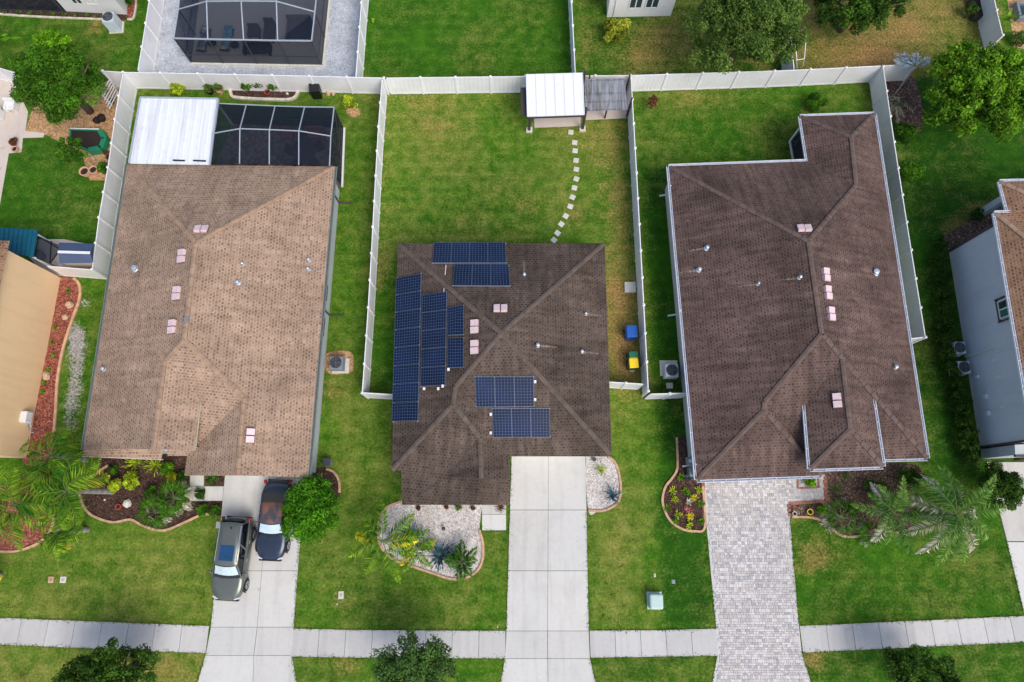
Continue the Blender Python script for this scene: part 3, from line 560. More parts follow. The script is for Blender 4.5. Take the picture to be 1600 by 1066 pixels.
# ---------------------------------------------------------------- houses
ROOFS = {}
def inset(poly, d):
    n = len(poly); ar = sum(poly[i][0]*poly[(i+1) % n][1]-poly[(i+1) % n][0]*poly[i][1] for i in range(n))
    if ar < 0: poly = poly[::-1]
    out = []
    for i in range(n):
        a, b, c = Vector(poly[i-1][:2]), Vector(poly[i][:2]), Vector(poly[(i+1) % n][:2])
        e1, e2 = (b-a).normalized(), (c-b).normalized(); n1, n2 = Vector((-e1.y, e1.x)), Vector((-e2.y, e2.x))
        k = 1+n1.dot(n2); out.append(b+(n1+n2)*d/max(k, .3))
    return out
def roof(parent, V, faces, mat, fmat, caps, capmat, th=.17, capw=.26):
    W = {k: P(*v) for k, v in V.items()}; top = MB(); edge = {}; polys = []
    for f in faces:
        pts = [W[k] for k in f]; n = Vector()
        for i in range(1, len(pts)-1): n += (pts[i]-pts[0]).cross(pts[i+1]-pts[0])
        if n.z < 0: f = f[::-1]; pts = pts[::-1]; n = -n
        n.normalize(); u = Vector((0, 0, 1)).cross(n); u = u.normalized() if u.length > .02 else Vector((1, 0, 0)); v = n.cross(u)
        top.add(pts, [tuple(range(len(pts)))], uvs=[[(p.dot(u), p.dot(v)) for p in pts]]); polys.append(pts)
        for a, b in zip(f, f[1:]+f[:1]): edge[(a, b)] = n
    ro = top.build('roof', mat, parent)
    fa = MB()
    for (a, b) in edge:
        if (b, a) not in edge:
            A, B = W[a], W[b]; d = Vector((0, 0, th)); fa.add([A, A-d, B-d, B], [(0, 1, 2, 3)])
    for pts in polys: fa.add([p-Vector((0, 0, th)) for p in pts], [tuple(range(len(pts)))[::-1]])
    fa.build('fascia', fmat, parent)
    cb = MB(); r = random.Random(3)
    for ca in caps:
        for a, b in zip(ca, ca[1:]):
            A, B = W[a] if isinstance(a, str) else P(*a), W[b] if isinstance(b, str) else P(*b)
            d = (B-A); L = d.length; n_ = max(1, int(L/.3)); d.normalize(); x = d.cross(Vector((0, 0, 1))).normalized()
            for i in range(n_):
                p0, p1 = A.lerp(B, .012+.976*i/n_), A.lerp(B, .012+.976*(i+1)/n_+.01); g = .84+r.random()*.26; dz = Vector((0, 0, .035+.02*(i % 2))); lo = Vector((0, 0, -.035))
                hw = capw/2; t0 = Vector((0, 0, .02))
                vs = [p0+dz+t0, p1+dz, p1+x*hw+dz+lo, p0+x*hw+dz+lo+t0, p1-x*hw+dz+lo, p0-x*hw+dz+lo+t0]
                lo2 = Vector((0, 0, -.14)); vs += [vs[2]+lo2, vs[3]+lo2, vs[4]+lo2, vs[5]+lo2]
                cb.add(vs, [(0, 3, 2, 1), (0, 1, 4, 5), (3, 7, 6, 2), (4, 8, 9, 5), (0, 5, 9, 7, 3)], c=(g, g*.98, g*.96))
    if caps: cb.build('ridge_cap', capmat, ro)
    vv = []; ff = []
    for pts in polys:
        o = len(vv); vv += pts
        for i in range(1, len(pts)-1): ff.append((o, o+i, o+i+1))
    return ro, W, BVHTree.FromPolygons(vv, ff)
def hit(bvh, px, py):
    loc, n, i, d = bvh.ray_cast(Vector((0, 0, CAMH)), ray(px, py).normalized())
    if loc is None: return P(px, py, 3.5), Vector((0, 0, 1))
    return loc, (n if n.z > 0 else -n)
def gutter(parent, W, edges, mat='gutter'):
    for a, b in edges:
        A = (W[a] if isinstance(a, str) else P(*a)).copy(); B = (W[b] if isinstance(b, str) else P(*b)).copy()
        d = (B-A).normalized(); x = d.cross(Vector((0, 0, 1))).normalized()
        mb = MB(); o = Vector((0, 0, -.05))
        mb.beam(A+x*.02+o, B+x*.02+o, .02, .12); mb.beam(A+x*.14+o, B+x*.14+o, .025, .12); mb.beam(A+x*.08+o*2, B+x*.08+o*2, .1, .02, col=(.55, .57, .62))
        L = (B-A).length; n_ = int(L/.75)
        for i in range(n_+1):
            p = A.lerp(B, (i+.3)/(n_+1)); mb.beam(p+x*.02, p+x*.14, .04, .02, col=(.9, .9, .95))
        mb.build('gutter', mat, parent)
def vents(parent, bvh, ls, axis='y'):
    for px, py, ax in ls:
        p, n = hit(bvh, px, py); u = Vector((0, 0, 1)).cross(n); u = u.normalized() if u.length > .05 else Vector((1, 0, 0)); v = n.cross(u)
        along = Vector((0, 1, 0)) if ax == 'y' else Vector((1, 0, 0)); along = (along-n*along.dot(n)).normalized(); ac = n.cross(along)
        mb = MB()
        for s_ in (-1, 1):
            c = p+along*s_*.21; a, b = along*.19, ac*.23
            lo = [c-a-b, c+a-b, c+a+b, c-a+b]; hi = [q+n*(.16 if i in (0, 3) else .2) for i, q in enumerate([c-a*.92-b*.92, c+a*.92-b*.92, c+a*.92+b*.92, c-a*.92+b*.92])]
            mb.add(lo+hi, [(0, 1, 5, 4), (1, 2, 6, 5), (2, 3, 7, 6), (3, 0, 4, 7), (4, 5, 6, 7)])
        for s_ in (-1, 0, 1): mb.beam(p+along*s_*.4*.999-ac*.25+n*.04, p+along*s_*.4*.999+ac*.25+n*.04, .03, .08, mi=1)
        mb.build('roof_vent', ['vent', 'fascia'], parent)
def pipes(parent, bvh, ls):
    for px, py, r_ in ls:
        p, n = hit(bvh, px, py); mb = MB()
        mb.lathe((p.x, p.y, p.z-.12), [(r_*1.9, .1), (r_*1.2, .17), (r_, .2), (r_, .3), (r_*1.2, .31), (r_*1.2, .36), (r_*.4, .39)], 12)
        mb.build('vent_pipe', 'galv', parent, smooth=False)
        u = Vector((0, 0, 1)).cross(n)
        if u.length > .05:
            u.normalize(); dn = -(n.cross(u)); st = MB(); L_ = .7+r_*6; q0 = p+n*.006; k = 5
            for i in range(k):
                a_, b_ = q0+dn*L_*i/k, q0+dn*L_*(i+1)/k; wa, wb_ = r_*(1.1-.15*i), r_*(1.1-.15*(i+1)); st.add([a_-u*wa, b_-u*wb_, b_+u*wb_, a_+u*wa], [(0, 1, 2, 3)])
            st.build('rain_streak', 'streakmat', parent)
def wallbox(parent, name, pix, z0, z1, mat, ins=.35, ze=2.7):
    q = inset([tuple(P(x, y, ze)[:2]) for x, y in pix], ins); mb = MB(); mb.prism([(v.x, v.y) for v in q], z0, z1); return mb.build(name, mat, parent), q
def panel_on_wall(parent, name, a, b, z0, z1, mat, frame=None, proud=.03, fw=.07, glassmat='glass'):
    """a window on the wall line a-b (world 2D); outward = right of a->b"""
    a, b = Vector((*a, 0)), Vector((*b, 0)); d = (b-a).normalized(); x = Vector((d.y, -d.x, 0))
    mb = MB(); A, B = a+x*proud, b+x*proud
    mb.beam(A+Vector((0, 0, z0)), B+Vector((0, 0, z0)), .06, fw); mb.beam(A+Vector((0, 0, z1)), B+Vector((0, 0, z1)), .06, fw)
    for t in (0, .5, 1): p = A.lerp(B, t); mb.beam(p+Vector((0, 0, z0)), p+Vector((0, 0, z1)), fw, .06)
    f = mb.build(name, frame or mat, parent)
    g = MB(); g.add([A-x*.01+Vector((0, 0, z0)), B-x*.01+Vector((0, 0, z0)), B-x*.01+Vector((0, 0, z1)), A-x*.01+Vector((0, 0, z1))], [(0, 1, 2, 3)]); g.build('pane', glassmat, f)
    return f
def downspout(parent, px, py, z, base, out, mat='gutter'):
    p = P(px, py, z); b = P(*base); o = P(*out); mb = MB()
    mb.beam(p, (b.x, b.y, z-.35), .09, .07); mb.beam((b.x, b.y, z-.35), (b.x, b.y, .12), .09, .07); mb.beam((b.x, b.y, .1), (o.x, o.y, .06), .1, .08); mb.build('downspout', mat, parent)
E = 2.7
# --- house with the solar panels
HC = thing('house', 'brown shingle house with blue solar panels, in the middle', 'house', P(785, 560))
V = dict(A=(622, 381, E), B=(945, 380, E), C=(956, 713, E), D=(612, 735, E), T=(783, 521, 5.15), R1=(712, 604, 4.2), R2=(708, 632, 4.15), R3=(750, 684, 3.5), R4=(752, 748, 3.42),
         E1=(797, 713, E), V1=(704, 736, 2.9), E2=(797, 750, 2.82), V2=(704, 746, 2.9), D2=(627, 736, 2.66), S1=(628, 789, 2.35), S2=(796, 789, 2.35))
F = [['A', 'B', 'T'], ['B', 'C', 'T'], ['A', 'T', 'R1', 'R2', 'D'], ['T', 'C', 'E1', 'R1'], ['R2', 'D', 'D2', 'V1', 'R3'], ['R1', 'R2', 'R3', 'E1'], ['R3', 'R4', 'E2', 'E1'], ['R3', 'V1', 'V2', 'R4'],
     ['D2', 'S1', 'S2', 'E2', 'R4', 'V2', 'V1']]
ro, W, bv = roof(HC, V, F, 'sh_brown', 'fascia', [['A', 'T'], ['B', 'T'], ['C', 'T'], ['T', 'R1', 'R2', 'D'], ['R2', 'R3', 'R4']], 'cap_brown')
wallbox(HC, 'wall', [(622, 381), (945, 380), (956, 713), (797, 714), (797, 745), (612, 735)], 0, 2.66, 'stucco_grey')
for x in (634, 690, 745, 790): q = P(x, 785, 2.3); mb = MB(); mb.box((q.x, q.y+.12, 1.12), (.22, .22, 2.24)); mb.build('porch_post', 'white_paint', HC)
q0, q1 = P(806, 714, 2.7), P(908, 714, 2.7)
mb = MB(); mb.box(((q0.x+q1.x)/2, q0.y+.33, 1.1), (q1.x-q0.x-.3, .06, 2.15)); mb.build('garage_door', 'white_paint', HC)
vents(HC, bv, [(782, 483, 'x'), (742, 511, 'y'), (742, 543, 'y')])
pipes(HC, bv, [(819, 430, .07), (915, 491, .06), (840, 540, .08), (909, 550, .07)])
def array(quad, face, rows, cols, off=.13):
    a, b, c = [W[k] for k in face]; n = (b-a).cross(c-a).normalized(); n = n if n.z > 0 else -n; p0 = a+n*off
    def pl(px, py):
        d = ray(px, py); o = Vector((0, 0, CAMH)); t = (p0-o).dot(n)/d.dot(n); return o+d*t
    Q = [pl(*q) for q in quad]   # tl tr br bl
    def bi(u, v): return Q[0].lerp(Q[1], u).lerp(Q[3].lerp(Q[2], u), v)
    for i in range(rows):
        for j in range(cols):
            g = .006; u0, u1, v0, v1 = j/cols+g/2, (j+1)/cols-g/2, i/rows+g/2, (i+1)/rows-g/2
            q = [bi(u0, v1), bi(u1, v1), bi(u1, v0), bi(u0, v0)]; ce = sum(q, Vector())/4; dn = n*.045
            mb = MB(); inn = [ce+(v-ce)*.982 for v in q]
            lw = (q[1]-q[0]).length; lh = (q[3]-q[0]).length
            uvq = [(0, 0), (1, 0), (1, 1), (0, 1)] if lh > lw else [(0, 0), (0, 1), (1, 1), (1, 0)]
            mb.add(inn, [(0, 1, 2, 3)], 0, uvs=[uvq])
            mb.add(q+inn+[v-dn for v in q], [(0, 1, 5, 4), (1, 2, 6, 5), (2, 3, 7, 6), (3, 0, 4, 7), (0, 8, 9, 1), (1, 9, 10, 2), (2, 10, 11, 3), (3, 11, 8, 0), (8, 11, 10, 9)], 1)
            mb.build('solar_panel', ['solar', 'paneledge'], HC)
    mb = MB()
    for v in (.02, .98) if rows == 1 else ():
        mb.beam(bi(-.01, v)-n*.08, bi(1.01, v)-n*.08, .05, .06)
    for u in (.03, .97) if rows > 1 else ():
        mb.beam(bi(u, -.005)-n*.08, bi(u, 1.005)-n*.08, .05, .06)
    mb.build('mounting_rail', 'alu', HC)
array([(619, 434), (658, 427), (653, 658), (612, 659)], 'ATD', 8, 1)
array([(659.5, 461), (698, 455.5), (695.5, 602), (657, 604)], 'ATD', 5, 1)
array([(699.5, 481), (724, 476), (724, 523), (699.5, 524)], 'ATD', 1, 1)
array([(699.5, 528), (724, 527), (724, 574), (699.5, 575)], 'ATD', 1, 1)
array([(678, 379), (790, 378.5), (791, 410.5), (675.5, 410.5)], 'ABT', 1, 4)
array([(710, 413), (795, 413), (797, 446.5), (707, 446)], 'ABT', 1, 3)
array([(742, 588.5), (834, 588.5), (834.6, 635.6), (743.7, 637)], 'TCE', 1, 3) if False else None
def pface(*k): return k
array([(742, 588.5), (834, 588.5), (834.6, 635.6), (743.7, 636.5)], ('T', 'C', 'E1'), 1, 3)
array([(769, 638.5), (859, 638), (859.8, 683.6), (770.5, 684)], ('T', 'C', 'E1'), 1, 3)
mb = MB()
p, n = hit(bv, 697, 415); p2, n2 = hit(bv, 694, 457); mb.beam(p+n*.05, p2+n2*.05, .05, .05); mb.build('conduit', 'vent', HC)
for x, y in [(663, 608), (685, 608), (692, 604), (701, 578), (836, 597), (836, 625), (767, 648), (767, 677)]:
    p, n = hit(bv, x, y); m2 = MB(); m2.box((p.x, p.y, p.z+.1), (.13, .16, .1)); m2.build('junction_box', 'white_paint', HC)
# --- left tan roofed house
HL = thing('house', 'tan shingle house with a white pan roof and screened lanai behind', 'house', P(330, 520))
V = dict(NW=(199, 257, E), NE=(523, 260, E), P1=(306, 379, 5.2), P2=(288, 531, 5.2), L1=(257, 563, 4.7), L2=(240, 702, 4.7), WS=(130, 703, E), G1=(381, 621, 4.15), G2=(371, 743, 4.15), SE=(481, 746, E),
         GW=(292, 712, E), GS=(288, 743, E), X1=(262, 712, E), V1=(314, 620, 3.95), EE=(304, 704, 3.95), PA=(128, 712, 2.6), PB=(252, 718, 2.6), PC=(255, 702, 3.0))
F = [['NW', 'NE', 'P1'], ['NW', 'P1', 'P2', 'L1', 'L2', 'WS'], ['NE', 'P1', 'P2', 'G1', 'G2', 'SE'], ['P2', 'L1', 'X1', 'GW', 'G1'], ['G1', 'G2', 'GS', 'GW'], ['L1', 'V1', 'EE', 'L2']]
ro, W, bl = roof(HL, V, F, 'sh_tan', 'fascia_tan', [['NW', 'P1'], ['NE', 'P1'], ['P1', 'P2'], ['P2', 'L1', 'L2'], ['P2', 'G1', 'G2']], 'cap_tan')
pent = MB(); a, b, c, d = P(130, 703, 2.74), P(255, 702, 3.08), P(252, 718, 2.62), P(128, 713, 2.55)
pent.add([a, b, c, d], [(0, 3, 2, 1)], uvs=[[(a.x, a.y), (d.x, d.y), (c.x, c.y), (b.x, b.y)]]); pent.build('pent_roof', 'sh_tan', HL)
mb = MB(); mb.beam(d-Vector((0, 0, .1)), c-Vector((0, 0, .1)), .06, .2); mb.build('fascia', 'fascia_tan', HL)
o_, q = wallbox(HL, 'wall', [(199, 257), (523, 260), (481, 744), (290, 741), (292, 714), (256, 714), (130, 708)], 0, 2.66, 'stucco_grey', .33)
mb = MB(); pts = [P(258, 702, 2.7), P(302, 703, 2.7), P(311, 628, 2.7), P(262, 600, 2.7)]
mb.prism([(v.x, v.y) for v in inset([tuple(v[:2]) for v in pts], .2)], 0, 3.85); mb.build('gable_wall', 'white_paint', HL)
mb = MB(); a, b, c = P(132, 700, 2.7), P(240, 699, 4.6), P(304, 701, 3.9); e2 = P(256, 701, 2.7)
vs = [a, e2, Vector((c.x-.2, c.y+.15, 2.7)), Vector((c.x-.2, c.y+.15, 3.85)), b+Vector((0, .15, -.05))]; mb.add(vs, [tuple(range(5))]); mb.build('gable_wall', 'stucco_white', HL)
gutter(HL, W, [('NW', 'WS'), ('SE', 'NE')], 'guttergrey')
vents(HL, bl, [(315, 359, 'x'), (285, 401, 'y'), (277, 459, 'y'), (270, 511, 'y'), (391, 681, 'y')])
pipes(HL, bl, [(212, 420, .13), (372, 442, .09), (380, 413, .06), (483, 407, .07), (482, 421, .07), (163, 577, .09)])
p, n = hit(bl, 292, 499); mb = MB(); mb.box((p.x, p.y, p.z+.04), (.24, .3, .06)); mb.build('roof_hatch', 'ac', HL)
# east wall windows
def on_east(ya, yb):
    a = P(0, 0); e0, e1 = W['NE'], W['SE']
    def at(y):
        t = (y-260)/(746-260); v = e0.lerp(e1, t); d = (e1-e0).normalized(); x = Vector((d.y, -d.x, 0)); x = -x if x.x > 0 else x; return v+x*.33
    return at(ya), at(yb)
for ya, yb in ((447, 470), (500, 528)):
    a, b = on_east(ya, yb); panel_on_wall(HL, 'window', (b.x, b.y), (a.x, a.y), 1.0, 2.15, 'stucco_white', 'trim_dark')
for y in (292, 488):
    a, b = on_east(y, y+1); mb = MB(); mb.beam((a.x+.3, a.y, 2.55), (a.x+.06, a.y, 2.2), .08, .07); mb.beam((a.x+.06, a.y, 2.2), (a.x+.06, a.y, .1), .08, .07); mb.beam((a.x+.06, a.y, .1), (a.x+.95, a.y, .07), .09, .08)
    mb.build('downspout', 'trim_dark' , HL)
q0, q1 = P(362, 744, 2.6), P(470, 746, 2.6); mb = MB(); mb.box(((q0.x+q1.x)/2, q0.y+.3, 1.1), (q1.x-q0.x-.2, .06, 2.1)); mb.build('garage_door', 'white_paint', HL)
# --- right plum roofed house
HR = thing('house', 'plum brown shingle house with white gutters and paver driveway', 'house', P(1250, 500))
V = dict(NW=(1045, 260, E), NI=(1262, 252, E), WN=(1251, 182, E), EN=(1366, 178, E), SE=(1449, 716, E), K2=(1376, 718, E), SW=(1089, 750, E), K=(1285, 743, E), P1=(1263, 377, 5.4), P2=(1284, 522, 5.4),
         H1=(1330, 214, 3.75), H2=(1338, 289, 3.75), Q=(1195, 628, 4.15), Q2=(1194, 641, 4.1), VB=(1268, 716, 2.72), D1=(1316, 561, 4.9), D2=(1329, 671, 4.85), DA=(1257, 622, 4.0), DB=(1266, 733, 4.0), DC=(1380, 729, 4.0), DD=(1364, 624, 4.0))
F = [['NW', 'NI', 'H2', 'P1'], ['WN', 'H1', 'H2', 'NI'], ['WN', 'EN', 'H1'], ['EN', 'H1', 'H2', 'P1', 'P2', 'SE'], ['NW', 'P1', 'P2', 'Q', 'Q2', 'SW'], ['P2', 'Q', 'VB', 'K2', 'SE'], ['Q', 'Q2', 'K', 'VB'], ['Q2', 'SW', 'K']]
ro, W, br = roof(HR, V, F, 'sh_plum', 'fascia', [['NW', 'P1'], ['P1', 'H2', 'H1'], ['H1', 'WN'], ['H1', 'EN'], ['P1', 'P2'], ['P2', 'SE'], ['P2', 'Q', 'Q2', 'SW'], ['Q2', 'K']], 'cap_plum')
gutter(HR, W, [('NW', 'SW'), ('NI', 'NW'), ('WN', 'NI'), ('EN', 'WN'), ('SE', 'EN'), ('SW', 'K'), ('K2', 'SE')])
ro2, W2, br2 = roof(HR, V, [['D1', 'D2', 'DB', 'DA'], ['D1', 'D2', 'DC', 'DD'], ['D2', 'DB', 'DC']], 'sh_plum', 'fascia', [['D1', 'D2'], ['D2', 'DB'], ['D2', 'DC']], 'cap_plum')
gutter(HR, W2, [('DA', 'DB'), ('DB', 'DC'), ('DC', 'DD')])
wallbox(HR, 'wall', [(1045, 260), (1275, 252), (1278, 330), (1390, 330), (1449, 716), (1376, 717), (1376, 726), (1290, 730), (1285, 743), (1089, 750)], 0, 2.66, 'stucco_grey', .3)
mb = MB(); pts = [P(1258, 625, 4), P(1266, 733, 4), P(1380, 729, 4), P(1364, 624, 4)]; mb.prism([(v.x, v.y) for v in inset([tuple(v[:2]) for v in pts], .35)], 0, 3.9); mb.build('dormer_wall', 'stucco_grey', HR)
# screened porch under the north wing
mb = MB(); pts = inset([tuple(P(x, y, E)[:2]) for x, y in [(1251, 182), (1366, 178), (1390, 330), (1278, 330)]], .3)
for i in range(4):
    a, b = pts[i], pts[(i+1) % 4]; mb.beam((a.x, a.y, .1), (b.x, b.y, .1), .1, .2); mb.beam((a.x, a.y, 2.5), (b.x, b.y, 2.5), .1, .12); mb.beam((a.x, a.y, 0), (a.x, a.y, 2.6), .14, .14)
mb.build('porch_frame', 'white_paint', HR)
sc = MB()
for i in range(4): a, b = pts[i], pts[(i+1) % 4]; sc.add([(a.x, a.y, .1), (b.x, b.y, .1), (b.x, b.y, 2.5), (a.x, a.y, 2.5)], [(0, 1, 2, 3)])
sc.build('porch_screen', 'screen', HR)
sc = MB(); sc.prism([(v.x, v.y) for v in pts], 0, .08); sc.build('porch_floor', 'poolfloor', HR)
a = P(1251, 207, E); b = P(1237, 236, 0); mb = MB(); mb.beam(Vector((a.x+.3, a.y, 2.5)), (b.x, b.y, .1), .09, .25); 
mb = MB(); q = P(1239, 232, 0); mb.box((q.x+.12, q.y+.1, 1.3), (.3, .3, 2.6)); mb.build('porch_column', 'stucco_grey', HR)
vents(HR, br, [(1256, 358, 'x'), (1289, 430, 'y'), (1292, 458, 'y'), (1297, 491, 'y')]); vents(HR, br2, [(1308, 626, 'y')])
pipes(HR, br, [(1104, 388, .09), (1092, 422, .09), (1184, 444, .06), (1249, 434, .07), (1367, 426, .14), (1398, 574, .09)])
for x, y, bx, by, ox in [(1048, 291, 1043, 305, 1030), (1062, 486, 1057, 492, 1043), (1087, 726, 1083, 727, 1066)]: downspout(HR, x, y, E, (bx, by), (ox, by+2))
mb = MB(); a, b = P(1110, 748, E), P(1225, 746, E); mb.box(((a.x+b.x)/2, a.y+.28, 1.1), (b.x-a.x-.2, .06, 2.1), math.atan2(b.y-a.y, b.x-a.x)); mb.build('garage_door', 'white_paint', HR)
# --- two storey houses at the edges
H2 = thing('house', 'blue grey stucco two storey house at the right edge', 'house', P(1520, 550))
EZ = 5.35
V = dict(A=(1555, 333, EZ), B=(1900, 322, EZ), C=(1960, 700, EZ), D=(1618, 700, EZ), T1=(1760, 500, 7.6), T2=(1775, 560, 7.6))
ro, W, bx = roof(H2, V, [['A', 'B', 'T1'], ['B', 'C', 'T2', 'T1'], ['A', 'T1', 'T2', 'D'], ['D', 'T2', 'C']], 'sh_orange', 'fascia', [['A', 'T1'], ['B', 'T1'], ['T1', 'T2']], 'cap_tan')
gutter(H2, W, [('B', 'A'), ('A', 'D')])
bw = [P(1483, 394), P(1531, 699)]; dv = (bw[1]-bw[0]).normalized(); nx_ = Vector((-dv.y, dv.x, 0)); nx_ = nx_ if nx_.x > 0 else -nx_
mb = MB(); mb.prism([tuple(v[:2]) for v in (bw[0], bw[1], bw[1]+nx_*11, bw[0]+nx_*11)], 0, 5.3); mb.build('wall', 'stucco_blue', H2)
mb = MB(); e = bw[0]-nx_*.03; mb.beam(e+Vector((0, .03, 0)), e+Vector((0, .03, 5.3)), .1, .14); mb.build('corner_trim', 'trim_dark', H2); mb = MB(); mb.beam(bw[1]-nx_*.03, bw[1]-nx_*.03+Vector((0, 0, 5.3)), .12, .12); mb.build('corner_trim', 'trim_dark', H2)
def wallpt(px, py):   # point of the west wall under a pixel
    d = ray(px, py); o = Vector((0, 0, CAMH)); t = (bw[0]-o).dot(nx_)/d.dot(nx_); return o+d*t
wc = wallpt(1573, 481); dd = (bw[1]-bw[0]).normalized(); a, b = wc-dd*.5, wc+dd*.5; zc = wc.z; out_ = -nx_
mb = MB(); A, B = a-dd*.17+out_*.03, b+dd*.17+out_*.03
for z in (zc-.68, zc+.68): mb.beam((A.x, A.y, z), (B.x, B.y, z), .06, .17)
for p in (A, B): mb.beam((p.x, p.y, zc-.765), (p.x, p.y, zc+.765), .17, .06)
mb.build('window_trim', 'trim_dark', H2)
A, B = a+out_*.04, b+out_*.04; mb = MB()
for z in (zc-.57, zc+.57): mb.beam((A.x, A.y, z), (B.x, B.y, z), .07, .06)
for p in (A, A.lerp(B, .5), B): mb.beam((p.x, p.y, zc-.6), (p.x, p.y, zc+.6), .06, .07)
wf = mb.build('window', 'white_paint', H2)
for p, q_, m_ in ((A, A.lerp(B, .5), 'glass'), (A.lerp(B, .5), B, 'glassgreen')):
    g = MB(); g.add([(p.x, p.y, zc-.57), (q_.x, q_.y, zc-.57), (q_.x, q_.y, zc+.57), (p.x, p.y, zc+.57)], [(0, 1, 2, 3)]); g.build('pane', m_, wf)
for x, y in [(1528, 589), (1556, 563), (1562, 589), (1541, 620), (1545, 646), (1567, 636)]:
    q = wallpt(x, y); mb = MB(); mb.box((q.x-.06, q.y, q.z), (.12, .28 if y in (620, 646) else .16, .24), 0); mb.build('utility_box', 'white_paint', H2)
mb = MB(); mb.tube([wallpt(1499, 558)-nx_*.06, wallpt(1515, 556)-nx_*.06, wallpt(1556, 543)-nx_*.06], .03, 6); mb.tube([wallpt(1499, 572)-nx_*.06, wallpt(1520, 560)-nx_*.06, wallpt(1552, 549)-nx_*.06], .02, 6); mb.build('conduit', 'white_paint', H2)
V = dict(A=(1563, 284, 5.3), B=(1900, 275, 5.3), C=(1905, 345, 5.3), D=(1576, 333, 5.3), T1=(1640, 318, 6.2), T2=(1850, 315, 6.2))
ro, W, bx = roof(H2, V, [['A', 'B', 'T2', 'T1'], ['B', 'C', 'T2'], ['A', 'T1', 'D'], ['D', 'T1', 'T2', 'C']], 'sh_orange', 'fascia', [['A', 'T1'], ['T1', 'T2']], 'cap_tan')
gutter(H2, W, [('B', 'A'), ('A', 'D')])
q0 = P(1531, 336); mb = MB(); mb.box((q0.x+.15, q0.y+.15, 2.6), (.4, .4, 5.2)); mb.build('porch_column', 'stucco_blue', H2)
mb = MB(); q0, q1 = bw[1]+nx_*.8, P(1533, 716)
mb.prism([tuple(v[:2]) for v in (P(1530, 702)+Vector((.1, 0, 0)), P(1533, 717), P(1720, 712), P(1720, 695))], 0, 2.9); mb.build('garage_wall', 'stucco_grey', H2)
mb = MB(); a, b = P(1533, 717), P(1720, 712); mb.beam((a.x, a.y-.05, 2.85), (b.x, b.y-.05, 2.85), .12, .18); mb.beam((a.x+2.2, a.y-.05, 0), (a.x+2.2, a.y-.05, 2.8), .3, .1); mb.build('trim', 'trim_dark', H2)
H1_ = thing('house', 'peach tan stucco two storey house wall at the left edge', 'house', P(60, 570))
bw1 = [P(95, 434), P(41, 716)]; dv = (bw1[1]-bw1[0]).normalized(); nn = Vector((dv.y, -dv.x, 0)); nn = nn if nn.x < 0 else -nn
mb = MB(); mb.prism([tuple(v[:2]) for v in (bw1[0], bw1[1], bw1[1]+nn*10, bw1[0]+nn*10)], 0, 5.3); mb.build('wall', 'stucco_tan', H1_)
c = [bw1[0]-nn*.4-dv*.4, bw1[1]-nn*.4+dv*.4, bw1[1]+nn*10.4+dv*.4, bw1[0]+nn*10.4-dv*.4]; m0, m1 = c[0].lerp(c[3], .5)+dv*5, c[1].lerp(c[2], .5)-dv*5
mb = MB(); vs = [(v.x, v.y, 5.3) for v in c]+[(m0.x, m0.y, 7.6), (m1.x, m1.y, 7.6)]; mb.add(vs, [(0, 1, 5, 4), (1, 2, 5), (2, 3, 4, 5), (3, 0, 4)], uvs=[[(vs[i][0], vs[i][1]) for i in f] for f in [(0, 1, 5, 4), (1, 2, 5), (2, 3, 4, 5), (3, 0, 4)]]); mb.build('roof', 'sh_orange', H1_)
def wallpt1(px, py):
    d = ray(px, py); o = Vector((0, 0, CAMH)); t = (bw1[0]-o).dot(nn)/d.dot(nn); return o+d*t
# --- houses behind the back fence
HB = thing('house', 'white stucco house at the top left behind a dark screen room', 'house', P(150, 0))
mb = MB(); mb.prism([tuple(v[:2]) for v in (P(104, 18), P(198, 23), P(206, -60), P(100, -60))], 0, 2.75); mb.build('wall', 'stucco_white', HB)
panel_on_wall(HB, 'window', tuple((P(128, 18.9)+Vector((0, 0, 0)))[:2]), tuple(P(143, 19.8)[:2]), .9, 2.0, 'white_paint', 'white_paint')
panel_on_wall(HB, 'window', tuple(P(149, 20)[:2]), tuple(P(164, 20.8)[:2]), .9, 2.0, 'white_paint', 'white_paint')
def eave_roof(parent, pix, z, mat, gut=True):
    q = [P(x, y, z) for x, y in pix]; ce = sum(q, Vector())/4; mb = MB(); hi = [ce.lerp(v, .25)+Vector((0, 0, 2.0)) for v in q]; vs = q+hi
    fs = [(0, 1, 5, 4), (1, 2, 6, 5), (2, 3, 7, 6), (3, 0, 4, 7), (4, 5, 6, 7)]
    if (q[1]-q[0]).cross(q[2]-q[1]).z < 0: fs = [f[::-1] for f in fs]
    uv = []
    for f in fs:
        uv.append([(vs[i].x, vs[i].y*1.08) for i in f])
    mb.add(vs, fs, uvs=uv); mb.build('roof', mat, parent); fb = MB(); fb.prism([(v.x, v.y) for v in q], z-.17, z-.01, top=False, bottom=True); fb.build('fascia', 'fascia_tan', parent)
eave_roof(HB, [(84, -14), (205, -9), (212, -190), (60, -190)], 2.75, 'sh_tan')
DS = thing('screen_room', 'dark screen room beside the white house at the top left', 'screen room', P(45, 5))
mb = MB(); q = [P(-40, 14), P(100, 19), P(96, -40), P(-50, -45)]; t_ = [v+Vector((0, 0, 2.5)) for v in q]
for i in range(4):
    mb.beam(t_[i], t_[(i+1) % 4], .08, .08); mb.beam(q[i], t_[i], .08, .08); mb.beam(q[i]+Vector((0, 0, .06)), q[(i+1) % 4]+Vector((0, 0, .06)), .08, .12)
mb.build('frame', 'cagedark', DS); mb = MB()
for i in range(4): mb.add([q[i], q[(i+1) % 4], t_[(i+1) % 4], t_[i]], [(0, 1, 2, 3)])
mb.add(t_, [(0, 1, 2, 3)]); mb.build('screen', 'screen', DS); mb = MB(); mb.prism([tuple(v[:2]) for v in q], 0, .05); mb.build('floor', 'paverdark', DS)
